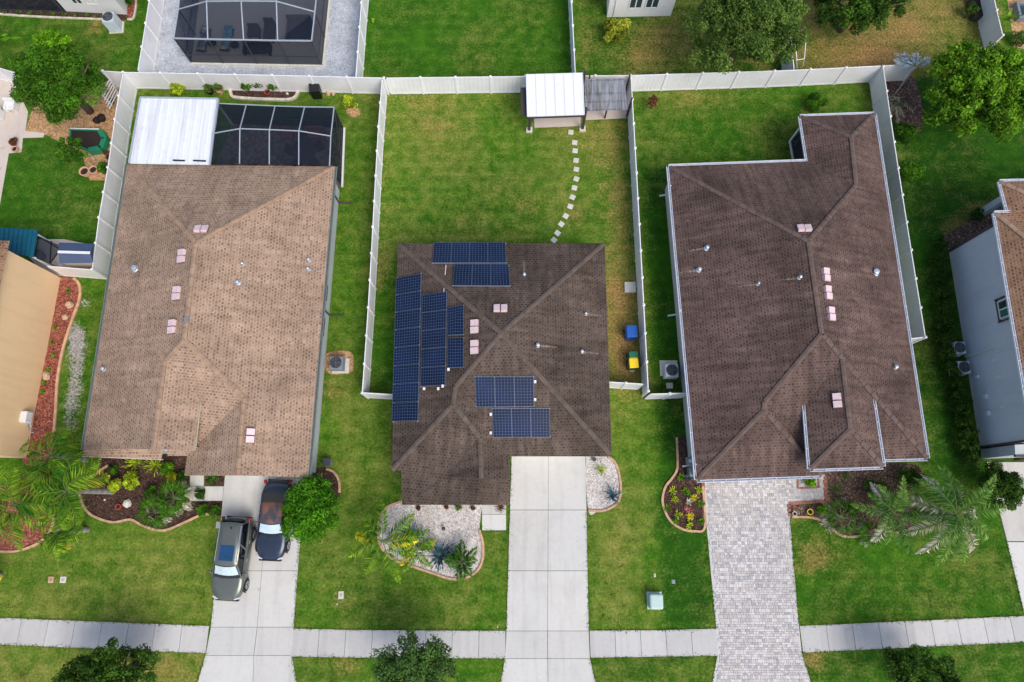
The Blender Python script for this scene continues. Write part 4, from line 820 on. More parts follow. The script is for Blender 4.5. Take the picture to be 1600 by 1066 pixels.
HM = thing('house', 'white stucco house with two windows at the top middle', 'house', P(1000, 0))
mb = MB(); mb.prism([tuple(v[:2]) for v in (P(948, 27), P(1048, 25), P(1044, -90), P(948, -90))], 0, 2.75); mb.build('wall', 'stucco_white', HM)
panel_on_wall(HM, 'window', tuple(P(979, 26.4)[:2]), tuple(P(998, 26)[:2]), .9, 2.1, 'white_paint', 'white_paint')
panel_on_wall(HM, 'window', tuple(P(1004, 25.9)[:2]), tuple(P(1023, 25.5)[:2]), .9, 2.1, 'white_paint', 'white_paint')
mb = MB(); a = P(958, 26.8); mb.beam((a.x, a.y-.05, .1), (a.x, a.y-.05, 2.6), .07, .07); mb.build('downspout', 'white_paint', HM)
eave_roof(HM, [(943, -14), (1063, -17), (1062, -190), (940, -190)], 2.75, 'sh_brown')
# ---------------------------------------------------------------- vinyl fences
def fence(label, pts, n, h=1.83, ends=(True, True)):
    line = [P(x, y, h) for x, y in pts]; ls = [0]
    for a, b in zip(line, line[1:]): ls.append(ls[-1]+(b-a).length)
    def at(s_):
        for i in range(len(line)-1):
            if s_ <= ls[i+1]+1e-6: return line[i].lerp(line[i+1], (s_-ls[i])/(ls[i+1]-ls[i]))
        return line[-1]
    nodes = [at(ls[-1]*i/n) for i in range(n+1)]
    t = thing('vinyl_fence', label, 'fence', (nodes[0].x, nodes[0].y, 0), 'white vinyl privacy fences')
    for i, p in enumerate(nodes):
        if (i == 0 and not ends[0]) or (i == n and not ends[1]): continue
        d = (nodes[min(i+1, n)]-nodes[max(i-1, 0)]); rz = math.atan2(d.y, d.x)
        mb = MB(); mb.box((p.x, p.y, h/2), (.127, .127, h), rz); mb.box((p.x, p.y, h+.03), (.15, .15, .05), rz); mb.box((p.x, p.y, h+.08), (.14, .14, .06), rz, taper=.2)
        mb.build('post', 'white', t)
    for a, b in zip(nodes, nodes[1:]):
        mb = MB(); d = (b-a); L = d.length; rz = math.atan2(d.y, d.x); c = (a+b)/2; k = max(2, round(L/.28)); dn = d.normalized()
        for j in range(k):
            q = a.lerp(b, (j+.5)/k); mb.box((q.x, q.y, h/2), (L/k-.008, .03, h-.3), rz)
        mb.box((c.x, c.y, h-.07), (L-.13, .055, .14), rz); mb.box((c.x, c.y, .1), (L-.13, .055, .14), rz)
        mb.build('panel', 'white', t)
    return t
fence('white vinyl back fence behind the tan roofed house', [(192, 113), (400, 117), (600, 122)], 7, ends=(True, True))
fence('white vinyl back fence behind the solar panel house', [(602, 122), (820, 119.5), (985, 118)], 7, ends=(False, True))
fence('white vinyl back fence behind the plum roofed house', [(986, 118), (1100, 114.5), (1240, 110), (1378, 103)], 7, ends=(False, False))
fence('white vinyl fence running past the dead palm', [(1380, 103), (1434, 100)], 1, ends=(False, True))
fence('white vinyl fence stub left of the back corner', [(160, 111), (190, 113)], 1, ends=(True, False))
fence('white vinyl side fence left of the tan roofed house', [(192, 114), (181, 174), (170, 254), (155, 337), (144, 421)], 8, ends=(False, True))
fence('short white fence joining the peach wall and the side fence', [(142, 421.5), (108, 419), (72, 416)], 1, ends=(False, False))
fence('white fence left of the gravel pool yard', [(243, -70), (233, 0), (224, 60), (215, 111)], 5, ends=(True, False))
fence('white fence right of the gravel pool yard', [(572, -70), (565, 0), (556, 121)], 5, ends=(True, False))
fence('white fence between the green and the brown back yards', [(889, -70), (893, 0), (899, 117)], 5, ends=(True, False))
fence('white side fence left of the solar panel house', [(597, 124), (591, 202), (584, 326), (577, 456), (571, 546), (566, 614)], 12, ends=(False, True))
fence('short white fence touching the solar panel house on its left', [(567, 614), (590, 616), (618, 617)], 1, ends=(False, False))
fence('white side fence right of the solar panel house', [(986, 119), (993, 241), (1000, 368), (1009.5, 544), (1013, 611)], 12, ends=(False, True))
fence('short white gate fence touching the solar panel house on its right', [(950, 597), (966, 598), (1006, 600.5)], 2, ends=(False, False))
fence('short white gate fence touching the plum roofed house', [(1015, 616), (1057, 615), (1078, 614)], 2, ends=(False, False))
fence('white side fence right of the plum roofed house', [(1380, 104), (1397.5, 224), (1417, 349), (1431, 436), (1446, 527)], 10, ends=(True, True))
fence('short white fence corner touching the plum roofed house', [(1444, 527), (1418, 530)], 1, ends=(False, False))
fence('white fence at the top right beside the tan sand yard', [(1543, -60), (1553, -2), (1567, 55)], 3)
fence('short white fence hidden beside the big olive tree', [(1232, 30), (1236, 66), (1241, 108)], 2, ends=(True, False))
fence('white fence crossing behind the far left palm leaves', [(-60, 92), (0, 106), (38, 118)], 2)
# ---------------------------------------------------------------- screen cages and white pan roof
PR = thing('pan_roof', 'white dirty streaked pan roof behind the tan roofed house', 'patio roof', P(275, 205))
q = [P(220, 153, 2.85), P(341, 155, 2.85), P(328, 257, 2.98), P(202, 255, 2.98)]
mb = MB(); m_ = 11
for i in range(m_):
    a0, a1 = q[0].lerp(q[1], i/m_), q[0].lerp(q[1], (i+1)/m_); b0, b1 = q[3].lerp(q[2], i/m_), q[3].lerp(q[2], (i+1)/m_)
    up = Vector((0, 0, .045)); am, bm = a0.lerp(a1, .1), b0.lerp(b1, .1)
    mb.add([a0+up, am+up, bm+up, b0+up, am, bm, a1, b1], [(3, 2, 1, 0), (2, 5, 4, 1), (5, 7, 6, 4)])
mb.add([v-Vector((0, 0, .1)) for v in q], [(0, 1, 2, 3)]); mb.build('roof_panel', 'panroof', PR)
mb = MB(); [mb.beam(q[i], q[(i+1) % 4], .1, .16) for i in (0, 1, 3)]; mb.build('gutter', 'cageframe', PR)
mb = MB(); [mb.box((q[i].x+dx, q[i].y-.15, 1.4), (.1, .1, 2.8)) for i, dx in ((0, .15), (1, -.15))]; mb.build('post', 'white_paint', PR)
mb = MB(); [mb.beam(q[3].lerp(q[2], t0)+Vector((0, .22, .05)), q[3].lerp(q[2], t1)+Vector((0, .2, .05)), .1, .02) for t0, t1 in ((.54, .69), (.79, .95))]; mb.build('sealant_patch', 'black', PR)
CG = thing('screen_cage', 'dark screened lanai cage beside the white pan roof', 'screen cage', P(430, 230))
n_ = {k: P(*v) for k, v in dict(a0=(340, 162, 2.5), a1=(385, 164, 2.5), a2=(430, 166, 2.5), a3=(476, 167.5, 2.5), a4=(522, 168, 2.5), b0=(332, 209, 2.9), b1=(375, 201.5, 3.3), b2=(421, 203, 3.3), b3=(467, 205, 3.3), b4=(517, 213, 2.9),
      c0=(328, 257, 2.95), c1=(374.5, 256, 3.0), c2=(421, 257, 3.0), c3=(467, 258, 3.0), c4=(515, 259, 2.95)).items()}
mb = MB()
for a, b in ['a0a1', 'a1a2', 'a2a3', 'a3a4', 'b0b1', 'b1b2', 'b2b3', 'b3b4', 'a1b1', 'a2b2', 'a3b3', 'a4b4', 'b1c1', 'b2c2', 'b3c3', 'b4c4', 'a0b0', 'b0c0'] and [(s_[:2], s_[2:]) for s_ in ['a0a1', 'a1a2', 'a2a3', 'a3a4', 'b0b1', 'b1b2', 'b2b3', 'b3b4', 'a1b1', 'a2b2', 'a3b3', 'a4b4', 'b1c1', 'b2c2', 'b3c3', 'b4c4', 'a0b0', 'b0c0']]:
    mb.beam(n_[a], n_[b], .06, .08)
g = {k: Vector((v.x, v.y, 0.06)) for k, v in n_.items()}
east = P(541, 203); g['a4'] = Vector((n_['a4'].x, n_['a4'].y, .06)); 
mb.build('roof_beam', 'cageframe', CG); mb = MB()
for k in ('a0', 'a1', 'a2', 'a3', 'a4', 'b4'): mb.beam(g[k], n_[k], .06, .06)
for k in ('a0', 'a1', 'a2', 'a3'): k2 = 'a'+str(int(k[1])+1); mb.beam(g[k]+Vector((0, 0, .9)), g[k2]+Vector((0, 0, .9)), .05, .05)
mb.beam(g['a4']+Vector((0, 0, .9)), g['b4']+Vector((0, 0, .9)), .05, .05); mb.beam(g['a4'], n_['b4'], .03, .03); mb.beam(g['b4'], n_['a4'], .03, .03)
mb.build('wall_beam', 'cagedark', CG); mb = MB()
qf = lambda *k: mb.add([n_[x] for x in k], [tuple(range(len(k)))])
qf('a0', 'a1', 'b1', 'b0'); qf('a1', 'a2', 'b2', 'b1'); qf('a2', 'a3', 'b3', 'b2'); qf('a3', 'a4', 'b4', 'b3'); qf('b0', 'b1', 'c1', 'c0'); qf('b1', 'b2', 'c2', 'c1'); qf('b2', 'b3', 'c3', 'c2'); qf('b3', 'b4', 'c4', 'c3')
mb.add([g['a0'], g['a4'], n_['a4'], n_['a0']], [(0, 1, 2, 3)]); mb.add([g['a4'], g['b4'], g['c4'], n_['c4'], n_['b4'], n_['a4']], [(0, 1, 2, 3, 4, 5)]); mb.build('screen', 'screen', CG)
mb = MB(); mb.prism([tuple(v[:2]) for v in (g['a0'], g['a4'], g['c4'], P(330, 275))], 0, .06); mb.build('floor', 'paverdark', CG)
mb = MB(); mb.beam(g['a4']+Vector((.1, 0, .0)), g['c4']+Vector((.1, 0, 0)), .12, .12); mb.build('sill', 'white_paint', CG)
CP = thing('pool_cage', 'large dark pool cage in the gravel yard at the top left', 'screen cage', P(400, 50))
n_ = {k: P(*v) for k, v in dict(a0=(272, 60, 2.6), a1=(325, 61.5, 2.6), a2=(381, 62.5, 2.6), a3=(434, 63.5, 2.6), a4=(487, 64, 2.6), b0=(279, 15, 2.6), b1=(323, 2.5, 3.5), b2=(377, 2, 3.5), b3=(432, 2.5, 3.5), b4=(492, 19, 2.6),
      d0=(288, -60, 2.6), d1=(330, -60, 3.5), d2=(382, -60, 3.5), d3=(432, -60, 3.5), d4=(500, -60, 2.6)).items()}
mb = MB()
for s_ in ['a0a1', 'a1a2', 'a2a3', 'a3a4', 'b0b1', 'b1b2', 'b2b3', 'b3b4', 'a1b1', 'a2b2', 'a3b3', 'a0b0', 'a4b4', 'b1d1', 'b2d2', 'b3d3', 'b0d0', 'b4d4']: mb.beam(n_[s_[:2]], n_[s_[2:]], .07, .09)
mb.build('roof_beam', 'cageframe', CP); mb = MB(); g = {k: Vector((v.x, v.y, .06)) for k, v in n_.items()}
for k in ('a0', 'a1', 'a2', 'a3', 'a4', 'b0', 'b4'): mb.beam(g[k], n_[k], .07, .07)
for a, b in (('a0', 'a4'), ('a4', 'd4'), ('a0', 'd0')): mb.beam(g[a]+Vector((0, 0, .85)), g[b]+Vector((0, 0, .85)), .05, .05)
mb.beam(g['a4'], n_['b4'], .03, .03); mb.beam(g['a0'], n_['b0'], .03, .03); mb.build('wall_beam', 'cagedark', CP); mb = MB()
for k in [('a0', 'a1', 'b1', 'b0'), ('a1', 'a2', 'b2', 'b1'), ('a2', 'a3', 'b3', 'b2'), ('a3', 'a4', 'b4', 'b3'), ('b0', 'b1', 'd1', 'd0'), ('b1', 'b2', 'd2', 'd1'), ('b2', 'b3', 'd3', 'd2'), ('b3', 'b4', 'd4', 'd3')]: mb.add([n_[x] for x in k], [(0, 1, 2, 3)])
mb.add([g['a0'], g['a4'], n_['a4'], n_['a0']], [(0, 1, 2, 3)]); mb.add([g['a4'], g['d4'], n_['d4'], n_['a4']], [(0, 1, 2, 3)]); mb.add([g['a0'], g['d0'], n_['d0'], n_['a0']], [(0, 1, 2, 3)]); mb.build('screen', 'screen_pool', CP)
mb = MB(); mb.prism([tuple(v[:2]) for v in (g['a0'], g['a4'], g['d4'], g['d0'])], 0, .06); mb.build('floor', 'poolfloor', CP)
e0, e1, e2 = g['a0'], g['a4'], g['d4']; mb = MB(); mb.beam(e0-Vector((0, .1, 0)), e1-Vector((0, .1, 0)), .14, .12); mb.beam(e1+Vector((.1, 0, 0)), e2+Vector((.1, 0, 0)), .14, .12); mb.build('sill', 'stone', CP)
def lounger(label, px, py, mat, L=1.9, W_=.6, rz=0):
    q = P(px, py); t = thing('sun_lounger', label, 'sun lounger', (q.x, q.y, .06), 'towel covered loungers in the pool cage', rz=rz)
    mb = MB(); mb.box((0, -.25, .32), (W_, L*.7, .06)); mb.box((0, L*.32, .46), (W_, L*.34, .06)); mb.build('towel', mat, t, local=True, bevel=.02)
    mb = MB(); [mb.box((sx*.27, sy, .15), (.04, .04, .3)) for sx in (-1, 1) for sy in (-.8, .5)]; mb.box((0, -.1, .27), (W_+.06, L, .04)); mb.build('frame', 'cagedark', t, local=True)
lounger('lounger under a dark and white towel, leftmost in the pool cage', 322, 66, 'towelw', rz=R(-8)); lounger('lounger under a pale blue towel in the pool cage', 358, 65, 'towelb', rz=R(-7))
def rtable(label, px, py, r_=.3, h=.45):
    q = P(px, py); t = thing('side_table', label, 'table', (q.x, q.y, .06)); mb = MB(); mb.lathe((0, 0, h-.05), [(0.01, 0), (r_, 0), (r_, .04), (r_*.3, .05)], 18); mb.build('table_top', 'black', t, local=True)
    mb = MB(); [mb.tube([(math.cos(a)*r_*.7, math.sin(a)*r_*.7, 0), (math.cos(a)*r_*.4, math.sin(a)*r_*.4, h-.05)], .015, 6) for a in (0, 2.1, 4.2)]; mb.build('leg', 'cagedark', t, local=True)
rtable('small round black table between the two loungers', 336, 74); rtable('small round black table right of the blue towel', 371, 77)
def armchair(label, px, py, w_=.8, d=.8, h=.75, mat='cushion', rz=0, cat='chair', nm='patio_armchair', z=.06):
    q = P(px, py); t = thing(nm, label, cat, (q.x, q.y, z), rz=rz); mb = MB(); mb.box((0, -.03, .32), (w_*.72, d*.8, .2)); mb.build('seat', mat, t, local=True, bevel=.04)
    mb = MB(); mb.box((0, d*.42, h*.62), (w_, .16, h*.75)); mb.build('backrest', mat, t, local=True, bevel=.04)
    for s_ in (-1, 1): mb = MB(); mb.box((s_*(w_/2-.07), 0, .28), (.14, d, .5)); mb.build('armrest', mat, t, local=True, bevel=.03)
armchair('dark patio armchair in the middle of the pool cage', 400, 56); armchair('dark sofa under the front edge of the pool cage', 405, 82, 1.9, .85, .8, cat='sofa', nm='patio_sofa')
armchair('big covered dark sofa on the right side of the pool cage', 470, 52, 1.7, 1.7, .9, cat='sofa', nm='patio_sofa')
armchair('tall dark chair left of the covered sofa in the pool cage', 424, 55, .7, 1.5, .9)
armchair('dusty red patio chair in the lanai, left one', 452, 214, .8, .8, .7, 'redcush'); armchair('dusty red patio sofa in the lanai, right one', 494, 214, 1.3, .8, .7, 'redcush', cat='sofa', nm='patio_sofa')
q = P(480, 243); t = thing('patio_table', 'dark round dining table inside the screened lanai', 'table', (q.x, q.y, .06)); mb = MB(); mb.lathe((0, 0, .68), [(.01, 0), (.8, 0), (.8, .05), (.2, .06)], 26); mb.build('table_top', 'cushion', t, local=True); mb = MB(); mb.tube([(0, 0, 0), (0, 0, .68)], .06); mb.build('leg', 'cushion', t, local=True)
for i, a in enumerate((30, 100, 170, 240, 310)):
    qq = q+Vector((math.cos(R(a))*1.0, math.sin(R(a))*1.0, 0)); px_, py_ = unP(qq.x, qq.y)
    armchair(['right','upper right','upper left','lower left','lower right'][i]+' dark dining chair tucked round the lanai dining table', px_, py_, .5, .5, .8, rz=R(a-90), nm='dining_chair')
for o in [o for o in bpy.data.objects if o.name.startswith('dining_chair')]: o['group'] = 'dark dining chairs round the lanai table'
# ---------------------------------------------------------------- pergola and canopy in the back yard
q0, q1 = P(828, 198), P(908, 197)
PG = thing('canopy', 'white roofed canopy on dark posts at the back fence', 'canopy', P(868, 160))
q = [P(822, 117, 2.75), P(910, 114.5, 2.75), P(913, 180, 2.55), P(824, 183, 2.55)]; mb = MB(); mb.add(q+[v+Vector((0, 0, .06)) for v in q], [(0, 1, 2, 3), (7, 6, 5, 4), (0, 4, 5, 1), (1, 5, 6, 2), (2, 6, 7, 3), (3, 7, 4, 0)]); mb.build('roof', 'whiteroof', PG); mb = MB(); [mb.beam(q[0].lerp(q[1], i/6)+Vector((0, 0, .065)), q[3].lerp(q[2], i/6)+Vector((0, 0, .065)), .05, .03, col=(.9, .9, .92)) for i in range(7)]; mb.build('roof_seam', 'gutter', PG)
for px, py in ((827, 204), (910, 202)):
    b = P(px, py); mb = MB(); mb.box((b.x, b.y, 1.27), (.16, .16, 2.5)); mb.build('post', 'wood', PG); mb = MB(); mb.box((b.x, b.y, .06), (.42, .42, .12)); mb.build('footing', 'stone', PG)
for px, py in ((834, 150), (908, 148)): b = P(px, py); mb = MB(); mb.box((b.x, b.y, 1.3), (.14, .14, 2.6)); mb.build('post', 'wood', PG)
mb = MB(); [mb.beam(q[i]-Vector((0, 0, .08)), q[(i+1) % 4]-Vector((0, 0, .08)), .08, .14) for i in range(4)]; mb.build('beam', 'wood', PG)
mb = MB(); a, b = P(819, 137, 2.3), P(820, 180, 2.3); mb.beam(a, b, .5, .05); mb.build('side_shelf', 'wood', PG)
mb = MB(); mb.prism([tuple(v[:2]) for v in (P(833, 150), P(908, 150), P(907, 197), P(835, 200))], 0, .05); mb.build('floor', 'patio', PG)
GP = thing('pergola', 'grey weathered slat pergola beside the white canopy', 'pergola', P(945, 160))
A_, B_, C_, D_ = P(914, 124, 2.3), P(976, 122, 2.3), P(980, 171, 2.3), P(914, 173, 2.3); mb = MB(); k = 34; r = random.Random(9)
for i in range(k):
    a, b = A_.lerp(B_, (i+.5)/k), D_.lerp(C_, (i+.5)/k); mb.beam(a+Vector((0, 0, r.random()*.02)), b+Vector((0, -r.random()*.08, 0)), .06, .025)
mb.build('slat', 'slat', GP); mb = MB()
for t_ in (.45, .72, .97, .03): mb.beam(A_.lerp(D_, t_)-Vector((0, 0, .06)), B_.lerp(C_, t_)-Vector((0, 0, .06)), .06, .1)
mb.build('beam', 'wood', GP)
for px, py in ((945, 185), (979, 183), (916, 150), (976, 148)): b = P(px, py); mb = MB(); mb.box((b.x, b.y, 1.12), (.1, .1, 2.24)); mb.build('post', 'wood', GP)
mb = MB(); mb.prism([tuple(v[:2]) for v in (P(914, 150), P(980, 148), P(979, 185), P(914, 188))], 0, .04); mb.build('floor', 'patio', GP)
# ---------------------------------------------------------------- stepping stones
for i, (px, py) in enumerate([(892, 207), (898, 223), (898.5, 236), (900, 251), (900.5, 265), (900.5, 280), (897.5, 294), (894.5, 308.5), (891, 323), (884, 338), (877, 350.5), (871, 364.5), (865.5, 375.5)]):
    q = P(px, py); mb = MB(); g = .9+random.random()*.12; mb.box((0, 0, .02), (.36, .34, .05), col=(g, g, g)); o = mb.build('stepping_stone', 'stone', bevel=.01); o.location = q; o.rotation_euler.z = R(-i*3.2+random.uniform(-8, 8))
    ordn = ['first', 'second', 'third', 'fourth', 'fifth', 'sixth', 'seventh', 'eighth', 'ninth', 'tenth', 'eleventh', 'twelfth', 'thirteenth'][i]
    tag(o, f'{ordn} pale square stepping stone counting from the pergola', 'stepping stone', 'stepping stones curving across the back lawn')
# ---------------------------------------------------------------- foliage tools
def leafmesh(name, C, T, B, cols, mat, parent, off):
    """C centres, T half-length vectors, B half-width vectors, cols (n,2)"""
    n = len(C); V = np.empty((n, 4, 3)); V[:, 0] = C-T; V[:, 1] = C+B-T*.1; V[:, 2] = C+T; V[:, 3] = C-B-T*.1; V -= np.array(off)
    me = bpy.data.meshes.new(name); me.vertices.add(n*4); me.vertices.foreach_set('co', V.reshape(-1).astype(np.float32))
    me.loops.add(n*4); me.loops.foreach_set('vertex_index', np.arange(n*4, dtype=np.int32)); me.polygons.add(n); me.polygons.foreach_set('loop_start', np.arange(0, n*4, 4, dtype=np.int32))
    me.polygons.foreach_set('loop_total', np.full(n, 4, dtype=np.int32))
    a = np.zeros((n, 4, 4), np.float32); a[:, :, 0] = cols[:, None, 0]; a[:, :, 1] = cols[:, None, 1]; a[:, :, 3] = 1
    ca = me.color_attributes.new('Col', 'FLOAT_COLOR', 'POINT'); ca.data.foreach_set('color', a.ravel())
    me.materials.append(M[mat]); me.update(); me.validate(); o = bpy.data.objects.new(name, me); COL.objects.link(o)
    if parent is not None: o.parent = parent
    return o
def rdir(n, upb=0.):
    d = rng.normal(size=(n, 3)); d[:, 2] += upb; return d/np.linalg.norm(d, axis=1, keepdims=True)
def crown_pts(c, r, n, clumps, spread=.3, lo=-.35):
    c = np.array(c); r = np.array(r); D = rdir(clumps*3, .35); D = D[D[:, 2] > lo][:clumps]; k = len(D)
    rad = rng.uniform(.22, 1., k)**.6; rad *= 1-.16*np.abs(np.sin(D[:, 0]*5+D[:, 1]*4)); CC = c+D*r*rad[:, None]*(1-spread*.6); cs = rng.uniform(.6, 1.25, k)*spread
    idx = rng.integers(0, k, n); d = rdir(n, .25); q = CC[idx]+d*(cs[idx]*rng.uniform(.55, 1.05, n))[:, None]*r.mean()
    tone = rng.uniform(.15, .85, k); return q, d, tone[idx], idx
def crown(name, parent, off, c, r, n, leaf, mat, clumps=40, spread=.3, tonev=.45, lo=-.35, aspect=.5):
    q, d, tone, idx = crown_pts(c, r, n, clumps, spread, lo)
    nrm = d*.8+rdir(n, .6)*.8; nrm /= np.linalg.norm(nrm, axis=1, keepdims=True); t = np.cross(nrm, rdir(n)); t /= np.linalg.norm(t, axis=1, keepdims=True)+1e-9; b = np.cross(nrm, t)
    L = leaf*rng.uniform(.7, 1.3, n)[:, None]; cols = np.stack([np.clip(tone*.6+rng.uniform(0, .5, n), 0, 1), np.clip(.5+(tone-.5)*tonev+rng.normal(0, .13, n), 0, 1)], 1)
    return leafmesh(name, q, t*L*.5, b*L*.5*aspect, cols, mat, parent, off)
def tree(label, px, py, z, r, n, leaf, mat, clumps=45, spread=.3, name='tree', trunk=.16, cat='tree', group=None, base=None, lo=-.35, sub=()):
    c = P(px, py, z); b = P(*base) if base else Vector((c.x, c.y, 0)); b.z = 0; t = thing(name, label, cat, (b.x, b.y, 0), group)
    mb = MB(); mid = Vector((b.x*.5+c.x*.5+.1, b.y*.5+c.y*.5, z*.45)); mb.tube([b, mid, (c.x, c.y, z)], [trunk*1.3, trunk, trunk*.4], 8)
    for k in range(7):
        a = k*.9+random.random(); e = Vector((c.x+math.cos(a)*r[0]*.75, c.y+math.sin(a)*r[1]*.75, z+random.uniform(-.3, .5)*r[2])); mb.tube([mid+Vector((0, 0, random.random()*.3)), mid.lerp(e, .5)+Vector((0, 0, .2)), e], [trunk*.6, trunk*.35, trunk*.12], 6)
    mb.build('trunk', 'bark', t, smooth=True)
    crown('crown', t, (b.x, b.y, 0), (c.x, c.y, z), r, n, leaf, mat, clumps, spread, lo=lo)
    for (dx, dy, z2, r2, n2, m2) in sub: c2 = P(dx, dy, z2); crown('crown', t, (b.x, b.y, 0), (c2.x, c2.y, z2), r2, n2, leaf, m2, max(10, clumps//3), spread, lo=lo)
    return t
def shrub(label, px, py, r, n=700, leaf=.11, mat='lf_mid', h=None, name='shrub', clumps=16, spread=.4, cat='shrub', pot=None, stem=True, group=None, zoff=0):
    h = h or r*.8; c = P(px, py, h*.6+zoff); t = thing(name, label, cat, (c.x, c.y, 0), group)
    if stem: mb = MB(); [mb.tube([(c.x, c.y, .0), (c.x+math.cos(a)*r*.5, c.y+math.sin(a)*r*.5, h*.7+zoff)], [.03, .012], 5) for a in (0, 1.3, 2.5, 3.8, 5)]; mb.build('stem', 'bark', t)
    crown('foliage', t, (c.x, c.y, 0), (c.x, c.y, h*.6+zoff), (r, r, h*.55), n, leaf, mat, clumps, spread, lo=-.6)
    if pot:
        mb = MB(); mb.lathe((c.x, c.y, 0), [(.1, 0), (.2, .02), (.26, .34), (.28, .36), (.23, .37), (.22, .3), (.02, .3)], 16); mb.build('pot', pot, t)
    return t
def blades(base, dirs, L, w_, droop, rise, fold=.0):
    """returns triangles fans of long blades: lists C,T,B for two segments"""
    C, T, B = [], [], []
    for a, el in dirs:
        d = Vector((math.cos(a)*math.cos(el), math.sin(a)*math.cos(el), math.sin(el))); p = Vector(base); seg = 3; l = L*random.uniform(.8, 1.15)/seg
        for i in range(seg):
            e = p+d*l; t = (e-p)*.62; side = Vector((-math.sin(a), math.cos(a), 0))*w_*(1, .8, .45)[i]
            C.append((p+e)/2); T.append(t); B.append(side); p = e; d = (d-Vector((0, 0, droop))).normalized()
    return C, T, B
def rosette(label, px, py, L, n, w_, mat, droop=.15, el=(.2, 1.2), name='agave', cat='plant', z=.05, group=None, tone=.5):
    c = P(px, py); t = thing(name, label, cat, (c.x, c.y, 0), group); dirs = [(2*math.pi*i/n*2.4+random.uniform(-.2, .2), random.uniform(*el)) for i in range(n)]
    C, T, B = blades((c.x, c.y, z), dirs, L, w_, droop, 0); k = len(C); cols = np.stack([rng.uniform(.1, .9, k), rng.normal(tone, .14, k)], 1)
    leafmesh('leaf', np.array([tuple(v) for v in C]), np.array([tuple(v) for v in T]), np.array([tuple(v) for v in B]), cols, mat, t, (c.x, c.y, 0)); mb = MB(); mb.lathe((c.x, c.y, 0), [(.08, 0), (.09, .06), (.02, .1)], 8); mb.build('stem', 'bark', t); return t
def frond(p, a, el, L, droop, leaflet, C, T, B, K, n=26, kink=.5, tonef=None, w_=.022, tc=.5):
    tcf = random.uniform(.0, .5); sw = random.uniform(-.5, .5)
    d = Vector((math.cos(a)*math.cos(el), math.sin(a)*math.cos(el), math.sin(el))); q = Vector(p); l = L/n; pts = [q.copy()]
    for i in range(n):
        q = q+d*l; d = (d-Vector((0, 0, droop/n*(1+i/n)))+Vector((-math.sin(a), math.cos(a), 0))*sw/n).normalized(); pts.append(q.copy()); f = i/n
        if f < .12: continue
        side = Vector((-math.sin(a), math.cos(a), 0)); ll = leaflet*math.sin(math.pi*min(1, .18+f*.8))*random.uniform(.85, 1.15)
        for s_ in (-1, 1):
            v = (side*s_*random.uniform(.55, 1.0)+d*kink+Vector((0, 0, random.uniform(-.9, .15)))).normalized(); C.append(q+v*ll*.5); T.append(v*ll*.5); up = v.cross(Vector((random.uniform(-.4, .4), random.uniform(-.4, .4), 1))).normalized(); B.append(up*w_)
            K.append((min(1, max(0, random.gauss(tcf+.55*f*f, .18))), min(1, max(0, random.gauss(.5, .12)))))
    return pts
def palm(label, px, py, z, nf=16, L=2.3, leaflet=.55, mat='lf_palm', base=None, old=0, oldmat='lf_yellow', droop=1.5, name='palm_tree', trunk=.14, n=26, el=(.0, 1.1), seed=None, group=None, w_=.022, cat='palm tree', arc=None, avoid=None):
    if seed is not None: random.seed(seed)
    c = P(px, py, z); b = P(*base) if base else Vector((c.x, c.y, 0)); b.z = 0; t = thing(name, label, cat, (b.x, b.y, 0), group); mb = MB(); k = max(4, int(z/.3))
    for i in range(k):
        p0, p1 = b.lerp(c, i/k), b.lerp(c, (i+1)/k); g = .8+.4*(i % 2)*.6; mb.tube([p0, p1], [trunk*(1.25-.45*i/k), trunk*(1.2-.45*i/k)], 10, col=(g, g, g))
    mb.build('trunk', 'palmtrunk', t)
    for grp, cnt, mt_ in (('frond', nf, mat), ('dry_frond', old, oldmat)):
        for i in range(cnt):
            C, T, B, K = [], [], [], []; a = (2*math.pi*i/cnt+random.uniform(-.25, .25)) if not arc else random.uniform(*arc); e = random.uniform(*el) if grp == 'frond' else random.uniform(-.4, .2)
            if avoid and avoid[0] < (a+math.pi) % (2*math.pi)-math.pi < avoid[1]: a += .9
            pts = frond(c, a, e, L*random.uniform(.8, 1.1), droop*random.uniform(.7, 1.2), leaflet, C, T, B, K, n=int(n*1.35), w_=w_)
            f = leafmesh(grp, np.array([tuple(v) for v in C]), np.array([tuple(v) for v in T]), np.array([tuple(v) for v in B]), np.array(K), mt_, t, (b.x, b.y, 0))
            mb = MB(); mb.tube(pts[::5]+[pts[-1]], [.025-.02*j/(len(pts[::5])) for j in range(len(pts[::5]))]+[.004], 5); mb.build('rachis', mt_ if False else 'stem_green', f) if 'stem_green' in M else None
    return t
M['stem_green'] = plain('frond_stem', srgb(84, 108, 42), .7)
